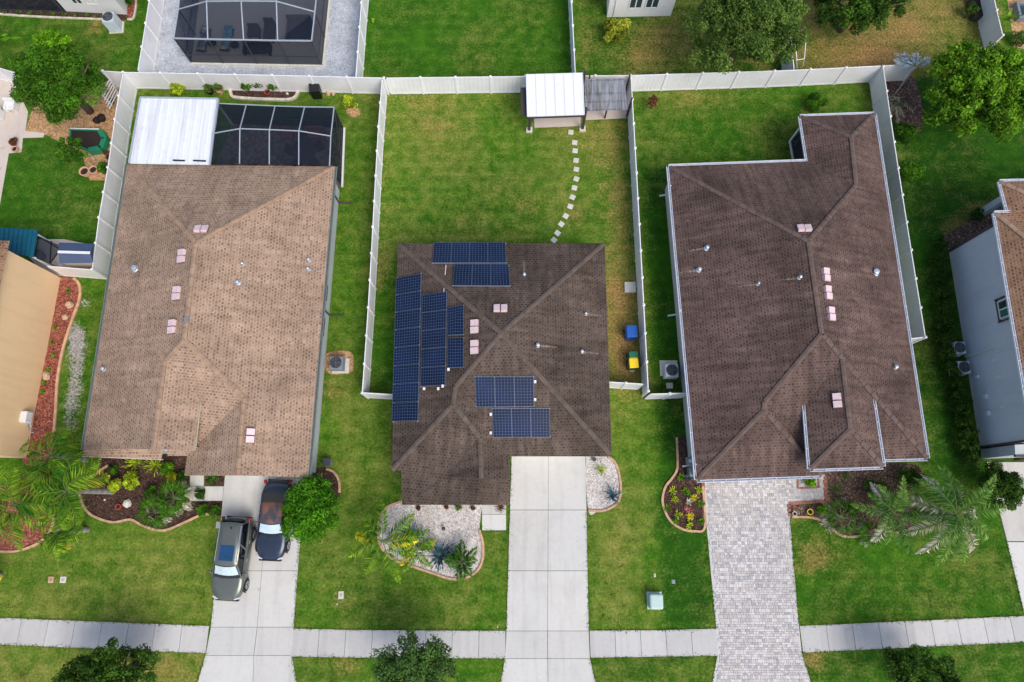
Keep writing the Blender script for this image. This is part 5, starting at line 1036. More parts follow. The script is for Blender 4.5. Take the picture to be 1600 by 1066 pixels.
def fanpalm(label, px, py, z, nf, L, mat, deadn=0, seed=0, base=None):
    random.seed(seed); c = P(px, py, z); t = thing('fan_palm', label, 'palm tree', (c.x, c.y, 0)); mb = MB(); mb.tube([(c.x, c.y, 0), (c.x, c.y, z)], [.12, .09], 9); mb.build('trunk', 'palmtrunk', t)
    for grp, cnt, mt_ in (('frond', nf, mat), ('dry_frond', deadn, 'lf_dead')):
        for i in range(cnt):
            a = 2*math.pi*i/cnt+random.uniform(-.3, .3); el = random.uniform(.1, .9) if grp == 'frond' else random.uniform(-.5, .05); d = Vector((math.cos(a)*math.cos(el), math.sin(a)*math.cos(el), math.sin(el)))
            h = Vector((c.x, c.y, z))+d*L*.45; dirs = [(a+q*.12, el-.35-abs(q)*.05+random.uniform(-.1, .1)) for q in range(-9, 10)]; C, T, B = blades(h, dirs, L*.62, .036, .22, 0)
            k = len(C); cols = np.stack([rng.uniform(.1, .9, k), rng.normal(.5, .14, k)], 1); f = leafmesh(grp, np.array([tuple(v) for v in C]), np.array([tuple(v) for v in T]), np.array([tuple(v) for v in B]), cols, mt_, t, (c.x, c.y, 0))
            mb = MB(); mb.tube([(c.x, c.y, z), h], .015, 5); mb.build('stalk', 'stem_green', f)
    return t
# ---------------------------------------------------------------- trees
tree('broad dark green tree at the upper left over the sand bed', 92, 128, 3.4, (3.2, 3.2, 2.3), 32000, .17, 'lf_mid', 140, .17, trunk=.2, sub=[(112, 238, 2.4, (1.3, 1.2, .9), 2600, 'lf_mid'), (84, 66, 4.0, (1.5, .9, .9), 3000, 'lf_bright')])
tree('huge olive green tree at the top right of the middle', 1168, 40, 4.2, (4.6, 3.7, 2.8), 52000, .18, 'lf_olive', 200, .14, trunk=.25)
tree('dark green tree at the top edge right of the olive tree', 1345, 0, 3.0, (3.9, 2.6, 2.2), 30000, .18, 'lf_dark', 130, .16, trunk=.2)
tree('large bright leaved tree at the upper right edge', 1538, 140, 3.6, (4.6, 3.9, 2.6), 34000, .22, 'lf_citrus', 170, .15, trunk=.22)
tree('round glossy green tree covering the dark car', 486, 794, 2.0, (2.05, 2.05, 1.7), 17000, .16, 'lf_glossy', 70, .27, name='small_tree', trunk=.1)
tree('dark green street tree at the lower left', 168, 1056, 2.8, (3.1, 2.1, 1.8), 20000, .15, 'lf_dark', 110, .17, name='street_tree')
tree('airy green street tree at the bottom middle', 652, 1046, 3.2, (2.8, 2.1, 1.6), 16000, .14, 'lf_street', 130, .17, name='street_tree', trunk=.1)
tree('dark street tree at the bottom right', 1432, 1054, 2.4, (2.5, 1.7, 1.5), 15000, .13, 'lf_dark', 90, .18, name='street_tree', trunk=.12)
tree('dark green small tree right of the big palm', 1562, 760, 1.5, (1.5, 1.8, 1.3), 12000, .13, 'lf_dark', 60, .22, name='small_tree', trunk=.09)
shrub('yellow green magnolia shrub before the white house at the top', 965, 47, 1.05, 4200, .2, 'lf_magnolia', 1.5, clumps=26, name='magnolia_shrub')
shrub('round green shrub behind the north wing of the plum roof', 1277, 158, .8, 5000, .1, 'lf_mid', 1.0)
shrub('green shrub outside the right fence, upper one', 1415, 207, .9, 4000, .14, 'lf_mid', 1.0); shrub('green shrub outside the right fence, lower one', 1424, 266, .9, 4000, .14, 'lf_mid', 1.0)
shrub('wide lime green shrub at the back fence left corner', 275, 139, .75, 1300, .12, 'lf_lime', .7); shrub('lime green shrub in a dirt ring near the back fence', 546, 160, .6, 900, .12, 'lf_lime', .8)
shrub('left potted shrub between lime shrub and stone bed', 324, 138, .42, 400, .12, 'lf_olive', .9, pot='black'); shrub('right potted shrub between lime shrub and stone bed', 340, 137, .42, 400, .12, 'lf_olive', .9, pot='terracotta')
for px, py, r_, lb in [(386, 134, .55, 'leftmost shrub of the white stone edged bed'), (402, 132, .6, 'middle shrub of the white stone edged bed'), (424, 135, .45, 'rightmost shrub of the white stone edged bed')]: shrub(lb, px, py, r_, 550, .15, 'lf_mid', .9, group='shrubs in the stone edged bed')
shrub('bronze leaved shrub on the back lawn of the plum roofed house', 1021, 160, .5, 600, .14, 'lf_brown', 1.3, clumps=10)
shrub('lime weed tuft on the lawn behind the fence', 583, 32, .2, 60, .1, 'lf_lime', .2)
shrub('dark shrub left of the far left palm bed', 70, 738, .5, 400, .14, 'lf_brown', .6)
# hedge along the blue grey house
HG = thing('hedge', 'dark clipped hedge along the blue grey house', 'hedge', P(1495, 560))
pts = [(1472, 382), (1474, 405), (1477, 430), (1480, 455), (1482, 480), (1485, 505), (1484, 530), (1486, 552), (1492, 575), (1500, 595), (1505, 615), (1509, 635), (1512, 655), (1516, 675), (1518, 695), (1522, 715)]
C0, T0, B0, K0 = [], [], [], []
for i, (x, y) in enumerate(pts):
    c = P(x-6, y, .8); q, d, tone, idx = crown_pts((c.x, c.y, .75), (.72, .7, .75), 1000, 12, .42, -.7)
    nrm = d+rdir(1000)*.6; tt = np.cross(nrm, rdir(1000)); tt /= np.linalg.norm(tt, axis=1, keepdims=True); bb = np.cross(nrm, tt); bb /= np.linalg.norm(bb, axis=1, keepdims=True)
    C0.append(q); T0.append(tt*.07); B0.append(bb*.035); K0.append(np.stack([np.clip(tone*.5+rng.uniform(0, .4, 1000), 0, 1), np.clip(rng.normal(.42, .12, 1000), 0, 1)], 1))
hl = HG.location; leafmesh('foliage', np.concatenate(C0), np.concatenate(T0), np.concatenate(B0), np.concatenate(K0), 'lf_dark', HG, (hl.x, hl.y, 0))
mb = MB(); [mb.tube([P(x-6, y), P(x-6, y, .8)+Vector((.02, 0, 0))], [.04, .02], 5) for x, y in pts]; mb.build('stem', 'bark', HG)
# palms
palm('tall palm with a leaning look, its grey trunk in the mulch bed', 104, 768, 4.6, 14, 2.4, .8, avoid=(-.5, .32), base=(176, 768), old=3, seed=11, droop=1.35, oldmat='lf_yellow', n=30, w_=.028)
palm('full palm in the red mulch bed at the left edge', 24, 790, 3.8, 14, 2.6, .8, old=3, seed=12, droop=1.35, n=30, w_=.028)
palm('palm rising beside the red mulch strip and the peach wall', 78, 712, 3.4, 9, 2.1, .7, seed=13, droop=1.6, n=26, w_=.028)
palm('palm over the lower edge of the round red bed', 92, 830, 2.6, 8, 1.7, .6, seed=14, droop=1.6, old=3, arc=(-2.6, .8), w_=.028)
palm('low palm cut by the left edge below the red bed', -44, 905, 2.2, 8, 1.4, .5, seed=15, mat='lf_yellow', w_=.028)
palm('yellow green palm at the left end of the white rock bed', 598, 846, 3.0, 9, 2.5, .5, seed=27, old=2, droop=.8, el=(-.1, .3), w_=.034)
palm('low yellowing palm in the middle of the white rock bed', 650, 858, 1.3, 7, 1.35, .36, seed=22, old=3, droop=.7, el=(0, .6), w_=.026)
palm('sprawling green palm at the right end of the white rock bed', 722, 878, 1.0, 9, 1.2, .38, 'lf_mid', seed=23, droop=.9, n=20, w_=.03)
palm('big silvery green palm at the right of the front bed', 1494, 804, 3.4, 20, 3.2, .55, 'lf_cocos', seed=31, old=7, oldmat='lf_dead', droop=1.1, n=38, w_=.026, el=(-.15, 1.0))
palm('silvery green palm crossing the kerb of the front bed', 1395, 802, 2.0, 12, 2.4, .48, 'lf_cocos', seed=32, old=3, oldmat='lf_dead', droop=1.0, n=32, w_=.026)
palm('dead silver palm beside the right back corner', 1431, 104, 2.6, 0, 1.9, .4, seed=43, old=5, oldmat='lf_silver', droop=.35, trunk=.05, arc=(.4, 2.9), n=30, base=(1396, 150), name='dead_palm', w_=.035)
palm('heap of bare dry fronds in the mulch by the right back fence', 1402, 160, .7, 0, 1.6, .3, seed=44, old=9, oldmat='lf_dead', droop=.8, trunk=.06, n=16, name='dead_palm', w_=.02, cat='dry fronds')
fanpalm('fan palm with grey dead skirt at the kerb of the mulch bed', 243, 800, .9, 9, 1.1, 'lf_mid', 8, 5); fanpalm('fan palm with grey dead skirt beside the footpath', 272, 778, 1.1, 10, 1.2, 'lf_mid', 9, 6)
fanpalm('fan palm overhanging the kerb right of the paver walkway', 1315, 808, 1.0, 10, 1.25, 'lf_dark', 6, 7); fanpalm('small fan palm on the lawn edge of the right bed', 1362, 835, .7, 8, .9, 'lf_mid', 3, 8)
# small plants
for px, py, L, n, w_, mt_, lb, nm in [(688, 868, 1.05, 40, .085, 'lf_agave', 'blue grey agave in the middle of the white rock bed', 'agave'), (644, 840, 1.0, 34, .085, 'lf_agave', 'blue grey agave behind the yellowing palm', 'agave'),
        (956, 775, .68, 38, .05, 'lf_agave', 'blue grey agave in the small right rock bed', 'agave'), (938, 735, .5, 16, .05, 'lf_lime', 'lime green plant in the small right rock bed', 'bromeliad'), (782, 793, .4, 40, .03, 'lf_brown', 'bronze plant at the corner of the footpath', 'bromeliad'),
        (213, 724, .75, 34, .05, 'lf_lime', 'variegated spiky plant at the front wall, left one', 'spiky_plant'), (245, 728, .7, 34, .05, 'lf_lime', 'variegated spiky plant at the front wall, right one', 'spiky_plant'),
        (1320, 745, .45, 20, .03, 'lf_olive', 'small grassy plant behind the brick border, upper one', 'grass_tuft'), (1305, 765, .55, 26, .03, 'lf_olive', 'small grassy plant behind the brick border, lower one', 'grass_tuft'),
        (300, 722, .3, 14, .04, 'lf_lime', 'small yellow plant near the entry wall', 'spiky_plant'), (15, 88, 1.9, 12, .26, 'lf_bright', 'banana plant with broad leaves at the far upper left', 'banana_plant'),
        (1548, 55, 1.0, 6, .13, 'lf_bright', 'banana leaves poking over the bright leaved tree', 'banana_plant')]:
    rosette(lb, px, py, L, n, w_, mt_, name=nm, z=.05 if nm != 'banana_plant' else 1.6)
for px, py, r_, mt_, lb in [(182, 758, .62, 'lf_lime', 'lime croton left of the pair in the mulch bed'), (205, 752, .66, 'lf_lime', 'lime croton right of the pair in the mulch bed'), (236, 768, .42, 'lf_mid', 'round dark green bush in the mulch bed'),
        (268, 748, .42, 'lf_yellow', 'yellow flowered bush near the footpath'), (262, 733, .5, 'lf_bright', 'green bush right of the variegated plants'), (335, 808-10, .42, 'lf_mid', 'right clipped bush beneath the footpath'), (317, 797, .42, 'lf_mid', 'left clipped bush beneath the footpath'),
        (333, 748, .45, 'lf_dark', 'bush in the small planting square'), (225, 790, .3, 'lf_mid', 'low green plant beside the left fan palm'), (176, 735, .35, 'lf_mid', 'green plant at the left end of the front wall'), (285, 745, .45, 'lf_dark', 'dark bush left of the footpath'), (312, 772, .4, 'lf_dark', 'dark bush behind the fan palms'),
        (1360, 760, .5, 'lf_olive', 'grey green bush left of the dark one in the leaf litter'), (1330, 795, .6, 'lf_mid', 'green bush behind the overhanging fan palm'), (1285, 797, .35, 'lf_bright', 'leafy green plant beside the yellow ringed pot'), (1378, 768, .9, 'lf_dark', 'dark bush in the middle of the leaf littered bed'), (1424, 745, .9, 'lf_dark', 'dark bush beside the corner of the plum roofed house'), (1266, 752, .4, 'lf_bright', 'green plant in the brick planter square'),
        (1550, 80-10, .1, 'lf_dark', ''), (698, 792, .16, 'lf_brown', 'tiny brown tuft at the porch edge, middle one'), (653, 794, .16, 'lf_brown', 'tiny brown tuft at the porch edge, left one'), (739, 794, .16, 'lf_brown', 'tiny brown tuft at the porch edge, right one'), (717, 792, .25, 'lf_olive', 'tiny grey green tuft at the porch edge'),
        (710, 872, .5, 'lf_mid', 'low green bush right of the blue agave'), (1405, 785, .4, 'lf_dark', 'low dark bush at the right of the leaf litter'), (1545, 750, .7, 'lf_dark', 'dark bush between the big palm and the driveway'), (70, 775, .9, 'lf_bright', 'leafy green mass beneath the left palms'), (66, 821, .2, 'lf_dark', 'small dark plant in the round red bed'),
        (20, 222, .35, 'lf_brown', 'dark potted plant on the patio corner'), (160, 262, .5, 'lf_mid', 'green plant above the terracotta pots'), (172, 242, .4, 'lf_brown', 'bronze plant at the fence above the pots'), (1500, 330, .5, 'lf_dark', ''), (1528, 335, .5, 'lf_dark', 'dark shrub by the column of the blue grey house'),
        (1592, 60, .7, 'lf_olive', 'grey green shrub at the top right sand yard'), (1520, 15, .55, 'lf_dark', 'plant filling the trough at the top right fence'), (200, 2, .35, 'lf_mid', 'plant in the red mulch corner')]:
    if lb: shrub(lb, px, py, r_, int(2200*r_+260), .12, mt_, r_*1.3, zoff=.45 if py == 15 else 0)
for i, (px, py, mt_, col) in enumerate([(1050, 767, 'lf_lime', 'lime'), (1063, 746, 'lf_bright', 'green'), (1075, 747, 'lf_agave', 'blue green'), (1069, 768, 'lf_bright', 'leafy'), (1092, 766, 'lf_lime', 'large lime'), (1054, 781, 'lf_lime', 'round yellow'), (1076, 773, 'lf_citrus', 'mid green'), (1084, 778, 'lf_yellow', 'yellow'), (1075, 785, 'lf_dead', 'whitish'), (1073, 797, 'lf_red', 'pink'), (1042, 794, 'lf_bright', 'bright green'), (1058, 805, 'lf_lime', 'dull lime'), (1077, 807, 'lf_yellow', 'yellow green'), (1076, 821, 'lf_lime', 'spreading lime'), (1054, 815, 'lf_bright', 'little green'), (1094, 788, 'lf_citrus', 'citrus green'), (1094, 815, 'lf_bright', 'small green')]):
    where = 'near the house' if py < 755 else ('in the upper bed' if py < 780 else ('in the middle of the bed' if py < 800 else 'near the lower kerb'))
    rosette(f'{col} succulent {where} left of the paver driveway', px, py, .3, 18, .07, mt_, name='succulent', group='succulents in the round dark bed', el=(.3, 1.3))
for i, px in enumerate((8, 30, 48, 66, 82, 100, 118, 136, 150)):
    shrub(['first','second','third','fourth','fifth','sixth','seventh','eighth','ninth'][i]+' small plant from the left in the black strip at the top left', px, 19+i*.7, .22, 130, .1, 'lf_olive', .3, group='small plants along the top left strip', stem=False)
for px, py, lb in [(81, 535, 'first'), (83, 555, 'second'), (76, 577, 'third'), (70, 598, 'fourth'), (67, 612, 'fifth'), (106, 455, 'uppermost'), (86, 512, 'upper')]: shrub(f'{lb} small green plant down the red mulch strip', px, py, .2, 110, .09, 'lf_bright', .25, group='small plants in the red mulch strip', stem=False)
# ---------------------------------------------------------------- air conditioners
def condenser(label, px, py, s_=.75, h=.75, mat='ac', padw=1.0, rz=0, pad=(0, 0)):
    q = P(px, py); t = thing('air_conditioner', label, 'air conditioner', (q.x, q.y, 0), 'outdoor air conditioners', rz=rz)
    mb = MB(); mb.box((pad[0], pad[1], .04), (padw, padw*.9, .08)); mb.build('pad', 'stone', t, local=True)
    mb = MB(); mb.box((0, 0, .08+h/2), (s_, s_, h)); mb.build('cabinet', mat, t, local=True, bevel=.05)
    mb = MB(); 
    for k in range(14): z = .14+k*(h-.12)/14; mb.box((0, 0, z), (s_+.02, s_+.02, .015))
    mb.build('louvre', mat, t, local=True)
    mb = MB(); mb.lathe((0, 0, .08+h), [(s_*.45, .0), (s_*.45, .02), (s_*.42, .025), (.02, .025)], 24); mb.build('fan_opening', 'fan', t, local=True)
    mb = MB(); [mb.add([(math.cos(a)*.07, math.sin(a)*.07, .12+h), (math.cos(a-.25)*s_*.38, math.sin(a-.25)*s_*.38, .115+h), (math.cos(a+.3)*s_*.38, math.sin(a+.3)*s_*.38, .13+h)], [(0, 1, 2)]) for a in (0, 1.26, 2.5, 3.77, 5.03)]; mb.lathe((0, 0, .1+h), [(.08, 0), (.08, .05), (.01, .06)], 12)
    mb.build('fan', 'trim_dark', t, local=True); mb = MB(); [mb.tube([(math.cos(2*math.pi*k/24)*rr, math.sin(2*math.pi*k/24)*rr, .17+h) for k in range(25)], .005, 4, cap=False) for rr in (s_*.15, s_*.25, s_*.35, s_*.43)]; mb.beam((-s_*.43, 0, .17+h), (s_*.43, 0, .17+h), .01, .01); mb.beam((0, -s_*.43, .17+h), (0, s_*.43, .17+h), .01, .01); mb.build('fan_guard', 'ac', t, local=True)
condenser('grey air conditioner on a pad beside the tan roofed house', 530, 571, .8, .75, padw=1.05, pad=(.12, -.05)); condenser('air conditioner in the side yard of the plum roofed house', 1045, 583, .8, .8, 'ac_white', 1.1, pad=(0, .3))
condenser('upper air conditioner beside the blue grey house', 1486, 548, .75, .8, 'ac_white', .9); condenser('lower air conditioner beside the blue grey house', 1493, 578, .75, .8, 'ac_white', .9); condenser('tall grey air conditioner beside the white house at the top left', 183, 44, .8, 1.1, 'ac_white', 1.0, rz=R(5))
# ---------------------------------------------------------------- bins and utility things
def bin_(label, px, py, w_, d, h, body, lid, rz=0, lidopen=False, wheels=True):
    q = P(px, py); t = thing('wheelie_bin', label, 'bin', (q.x, q.y, 0), rz=rz); mb = MB(); mb.box((0, 0, h/2), (w_*.82, d*.82, h), taper=1.18); mb.build('body', body, t, local=True, bevel=.03)
    mb = MB(); mb.box((0, 0, h+.04), (w_, d, .08), taper=.9); mb.beam((-w_*.4, d*.52, h+.02), (w_*.4, d*.52, h+.02), .05, .05); mb.build('lid', lid, t, local=True, bevel=.03)
    if wheels:
        for s_ in (-1, 1): mb = MB(); mb.tube([(s_*w_*.42, d*.4, .12), (s_*w_*.5, d*.4, .12)], .12, 14); mb.build('wheel', 'rubber', t, local=True)
bin_('big blue bin against the right side fence', 983, 525, .72, .75, 1.05, 'blue', 'blue', R(3)); bin_('bin with a yellow lid next to the green one', 986, 573, .6, .62, 1.0, 'green', 'yellow', R(3)); bin_('green bin behind the yellow lidded one', 986, 560, .6, .4, .9, 'green', 'green', R(3)); bin_('black storage bin at the back fence', 497, 149, .75, .8, .95, 'black', 'black', R(6))
q = P(987, 578); mb = MB(); mb.tube([(.15*math.cos(a*.4), .15*math.sin(a*.4), .05) for a in range(17)], .05, 8, cap=False); o = mb.build('hose_coil', 'stone', smooth=True); o.location = P(987, 577); tag(o, 'pale coiled ring on the dirt below the yellow lidded bin', 'coil')
q = P(984, 450); mb = MB(); mb.box((0, 0, .12), (.75, .7, .24), taper=.96); o = mb.build('concrete_slab', 'stone', bevel=.02); o.location = q; tag(o, 'square concrete pad at the right side fence', 'slab')
q = P(1046, 603); mb = MB(); mb.box((0, 0, .04), (.4, .36, .08)); o = mb.build('paving_slab', 'stone', bevel=.01); o.location = q; tag(o, 'small concrete slab below the air conditioner of the plum house', 'slab')
# pedestal cabinet on the front lawn
q = P(1022, 938); t = thing('utility_cabinet', 'pale green utility cabinet on the front lawn', 'utility box', q); mb = MB(); mb.box((0, 0, .4), (.78, .85, .7)); mb.build('cabinet', 'boxgreen', t, local=True, bevel=.12, seg=3); mb = MB(); mb.box((0, 0, .05), (.86, .94, .1)); mb.build('base', 'boxgreen', t, local=True)
def lid(label, px, py, w_, d, mat='stone', nm='meter_lid'):
    mb = MB(); mb.box((0, 0, .02), (w_, d, .04)); mb.box((0, 0, .045), (w_*.5, d*.5, .012), col=(.7, .7, .7)); o = mb.build(nm, mat, bevel=.01); o.location = P(px, py); tag(o, label, 'utility cover')
lid('pale utility cover on the lawn beside the left driveway', 533, 930, .3, .42); lid('right meter cover on the front left lawn', 99, 906, .35, .35); lid('left meter cover on the front left lawn', 80, 906, .3, .35, 'kerbstone'); lid('small dark cover on the lawn beside the utility cabinet', 1052, 909, .2, .22, 'ac'); lid('tiny white cover left of the utility cabinet', 1023, 899, .12, .2)
mb = MB(); mb.tube([(0, 0, 0), (0, 0, .9)], .02, 6); mb.box((0, 0, .92), (.05, .05, .08)); o = mb.build('marker_stake', 'white_paint'); o.location = P(778, 976); tag(o, 'thin white stake on the lawn at the sidewalk', 'stake')
# lamp posts at the bottom edge: mailbox-like pole
def pole(label, px, py, h, name='street_sign', cat='sign', rz=0, plate=(.3, .02, .35), mat='black', pm='white_paint'):
    q = P(px, py); t = thing(name, label, cat, q, rz=rz); mb = MB(); mb.tube([(0, 0, 0), (0, 0, h)], [.05, .04], 8); mb.build('pole', mat, t, local=True); mb = MB(); mb.box((0, 0, h+.02), plate); mb.build('head', pm, t, local=True, bevel=.01)
pole('black mailbox post in the right middle verge', 1020, 1078, 1.9, 'lamp_post', 'post', 0, (.2, .2, .1), pm='galv'); pole('dark twin headed post at the lower left edge', 44, 1072, 1.1, 'mailbox', 'mailbox', R(20), (.5, .22, .25), pm='black'); pole('white and black mailbox at the bottom left of the middle', 534, 1078, 1.1, 'mailbox', 'mailbox', R(-40), (.22, .5, .22), pm='white_paint')
# meters on the plum house wall and on the peach wall
t = thing('electric_meter', 'grey meter box on the side of the plum roofed house', 'meter', P(1072, 722)); q = P(1072, 722); mb = MB(); mb.box((q.x, q.y, .8), (.35, .45, .5)); mb.build('cabinet', 'ac', t, bevel=.03); mb = MB(); mb.lathe((q.x, q.y, 1.05), [(.12, 0), (.12, .08), (.02, .1)], 14); mb.build('dial', 'ac_white', t)
q = P(1078, 738); mb = MB(); mb.box((0, 0, .35), (.4, .5, .7)); o = mb.build('pump_box', 'ac', bevel=.04); o.location = q; tag(o, 'teal grey box under the corner of the plum roofed house', 'utility box')
q = P(56, 655); t = thing('water_softener', 'white utility boxes and pipes against the peach wall', 'utility box', q); mb = MB(); mb.box((0, 0, .9), (.45, .7, .6), 0); mb.build('cabinet', 'white_paint', t, local=True, bevel=.06); mb = MB(); mb.tube([(.1, -.3, .6), (.2, -.6, .6), (.2, -.6, .05)], .04, 8); mb.tube([(-.1, -.3, .5), (.0, -.8, .5), (.3, -.9, .4)], .03, 8); mb.box((-.2, .0, .9), (.2, .2, .2)); mb.build('pipe', 'galv', t, local=True)
q = P(514, 723); t = thing('pool_pump', 'dark grey box by the bed corner of the tan roofed house', 'utility box', q); mb = MB(); mb.box((0, 0, .25), (.42, .42, .5)); mb.build('body', 'ac', t, local=True, bevel=.04); mb = MB(); mb.box((0, 0, .52), (.45, .45, .05)); mb.build('cover', 'cagedark', t, local=True, bevel=.01)
q = P(694, 826); t = thing('garden_light', 'small dark garden light in the white rock bed', 'garden light', q); mb = MB(); mb.tube([(0, 0, 0), (0, 0, .3)], .015, 6); mb.build('stake', 'black', t, local=True); mb = MB(); mb.lathe((0, 0, .28), [(.1, 0), (.12, .06), (.03, .12)], 12); mb.build('shade', 'cagedark', t, local=True)
q = P(928, 718); mb = MB(); mb.lathe((0, 0, 0), [(.1, 0), (.13, .15), (.12, .2), (.02, .2)], 12); o = mb.build('flood_light', 'cagedark'); o.location = q; tag(o, 'small dark fixture at the garage corner beside the white driveway', 'light')
q = P(364, 744); mb = MB(); mb.lathe((0, 0, 0), [(.11, 0), (.13, .2), (.02, .22)], 12); o = mb.build('bucket', 'galv'); o.location = P(435, 744); tag(o, 'small grey bucket by the garage of the tan roofed house', 'bucket')
# pots, boulders
def pot(label, px, py, r_=.28, h=.45, mat='terracotta', soil='soil'):
    q = P(px, py); t = thing('plant_pot', label, 'pot', q); mb = MB(); mb.lathe((0, 0, 0), [(r_*.6, 0), (r_*.95, h*.5), (r_, h*.9), (r_*1.08, h), (r_*.85, h), (r_*.8, h*.85), (.01, h*.84)], 18); mb.build('pot_body', mat, t, local=True, smooth=False); mb = MB(); mb.lathe((0, 0, h*.86), [(r_*.78, 0), (r_*.4, .01)], 14); mb.build('soil', soil, t, local=True)
pot('large terracotta pot, left of the two by the side fence', 138, 273, .32, .5); pot('terracotta pot, right of the two by the side fence', 151, 270, .28, .45); pot('red clay pot in the dark mulch bed', 187, 792, .16, .2, 'redpot'); pot('black pot on the sand bed, left of the pair', 154, 191, .22, .3, 'black'); pot('black pot on the sand bed, right of the pair', 162, 188, .26, .35, 'black'); pot('small black pot near the white rack', 176, 161, .2, .3, 'black')
pot('white pot with yellow ring in the planter beside the paver walkway', 1264, 800, .17, .2, 'yellow'); pot('white pot at the corner of the walkway planter', 1240, 803, .13, .2, 'stone'); pot('red brown pot by the stone edged bed', 419, 146, .2, .2, 'redpot'); pot('pale pot at the patio corner', 27, 236, .2, .3, 'terracotta')
def rock(label, px, py, s_, mat='boulder', nm='boulder'):
    mb = MB(); prof = [(s_[0]*.5*k, z) for k, z in ((1, 0), (1.05, .35), (.8, .8), (.3, 1.0))]; n = 9; vs = []
    for r_, z in prof:
        for k in range(n): a = 2*math.pi*k/n; rr = r_*random.uniform(.8, 1.15); vs.append((math.cos(a)*rr, math.sin(a)*rr*s_[1]/s_[0], z*s_[2]))
    fs = [(i*n+k, i*n+(k+1) % n, (i+1)*n+(k+1) % n, (i+1)*n+k) for i in range(3) for k in range(n)]+[tuple(3*n+k for k in range(n))]; mb.add(vs, fs); o = mb.build(nm, mat); o.location = P(px, py); tag(o, label, 'rock')
rock('large pale boulder at the top of the red mulch strip', 109, 477, (.5, .45, .25)); rock('second boulder down the red mulch strip', 103, 496, (.35, .4, .22)); rock('tan boulder lower in the red mulch strip', 74, 588, (.4, .6, .3)); rock('pale block in the dark mulch bed beside the red pot', 200, 787, (.45, .5, .3), 'stone'); rock('small tan rock by the back fence right of the black bin', 513, 147, (.3, .35, .25)); rock('smaller rock beside the tan one at the back fence', 521, 147, (.25, .3, .2)); rock('white stone in the dark mulch bed', 164, 781, (.12, .12, .08), 'stone'); rock('teal painted stone in the leaf littered bed', 1399, 792, (.4, .25, .15), 'green')
rock('grey stone in the rock bed behind the agave', 625, 835, (.6, .5, .25), 'ac'); rock('pale stones by the side fence above the pots', 162, 262, (.3, .35, .25)); rock('white stone in the stone edged bed', 449, 147, (.18, .18, .12), 'stone'); rock('small pale rock on the lawn beside the left driveway', 527, 944, (.1, .1, .07), 'stone')
# raised planter, white rack
q = [P(110, 202, .5), P(155, 203, .5), P(163, 215, .5), P(157, 231, .5), P(138, 234, .5), P(108, 222, .5)]; RP = thing('raised_planter', 'green raised planter full of dark soil on the sand bed', 'planter', P(136, 218)); mb = MB(); n = len(q)
for i in range(n): mb.beam(q[i]-Vector((0, 0, .25)), q[(i+1) % n]-Vector((0, 0, .25)), .09 if i in (0, 4, 5) else .34, .5)
mb.build('wall', 'pool_green', RP); mb = MB(); mb.prism([tuple(v[:2]) for v in q], 0, .4); mb.build('soil', 'soil', RP); mb = MB(); mb.beam(q[0]+Vector((0, .04, .02)), q[1]+Vector((0, .04, .02)), .06, .06); mb.build('rim', 'white_paint', RP)
RK = thing('plant_rack', 'white slatted rack in the sand bed by the back corner', 'rack', P(172, 140)); mb = MB()
for t_ in range(6): a, b = P(171+t_*2.5, 125+t_*4, 1.5-t_*.22), P(158+t_*2.5, 148+t_*4.5, 1.5-t_*.22); mb.beam(a, b, .05, .05)
for a, b in (((171, 123, 1.6), (188, 150, .1)), ((160, 148, 1.5), (176, 166, .1))): mb.beam(P(*a), P(*b), .05, .05)
mb.build('frame', 'white_paint', RK)
GF = thing('pipe_frame', 'thin white pipe frame beside the big olive tree', 'frame', P(1248, 100)); mb = MB(); k = [P(1243, 70, 1.8), P(1259, 66, 1.8), P(1257, 92, 1.0), P(1245, 94, 1.0), P(1245, 108, .05), P(1254, 104, .05)]
for a, b in ((0, 1), (1, 2), (2, 3), (3, 0), (3, 4), (2, 5)): mb.tube([k[a], k[b]], .03, 6)
mb.build('pipe', 'white_paint', GF)
q = P(1528, 32); TR = thing('planter_trough', 'brown planter trough against the top right fence', 'planter', P(1522, 25)); mb = MB(); a, b = P(1517, 5), P(1524, 34); mb.beam((a.x, a.y, .3), (b.x, b.y, .3), .75, .6); mb.build('box', 'wood', TR, bevel=.02); mb = MB(); mb.beam((a.x, a.y, .61), (b.x, b.y, .61), .6, .02); mb.build('soil', 'soil', TR)
q = P(1598, 22); t = thing('fountain_basin', 'dark square basin with grey rim in the sand yard', 'basin', q); mb = MB(); [mb.box((x, y, .25), d) for x, y, d in ((-.6, 0, (.18, 1.4, .5)), (.6, 0, (.18, 1.4, .5)), (0, -.6, (1.02, .18, .5)), (0, .6, (1.02, .18, .5)))]; mb.build('rim', 'ac', t, local=True, bevel=.03); mb = MB(); mb.box((0, 0, .15), (1.0, 1.0, .2)); mb.build('water', 'glass', t, local=True)
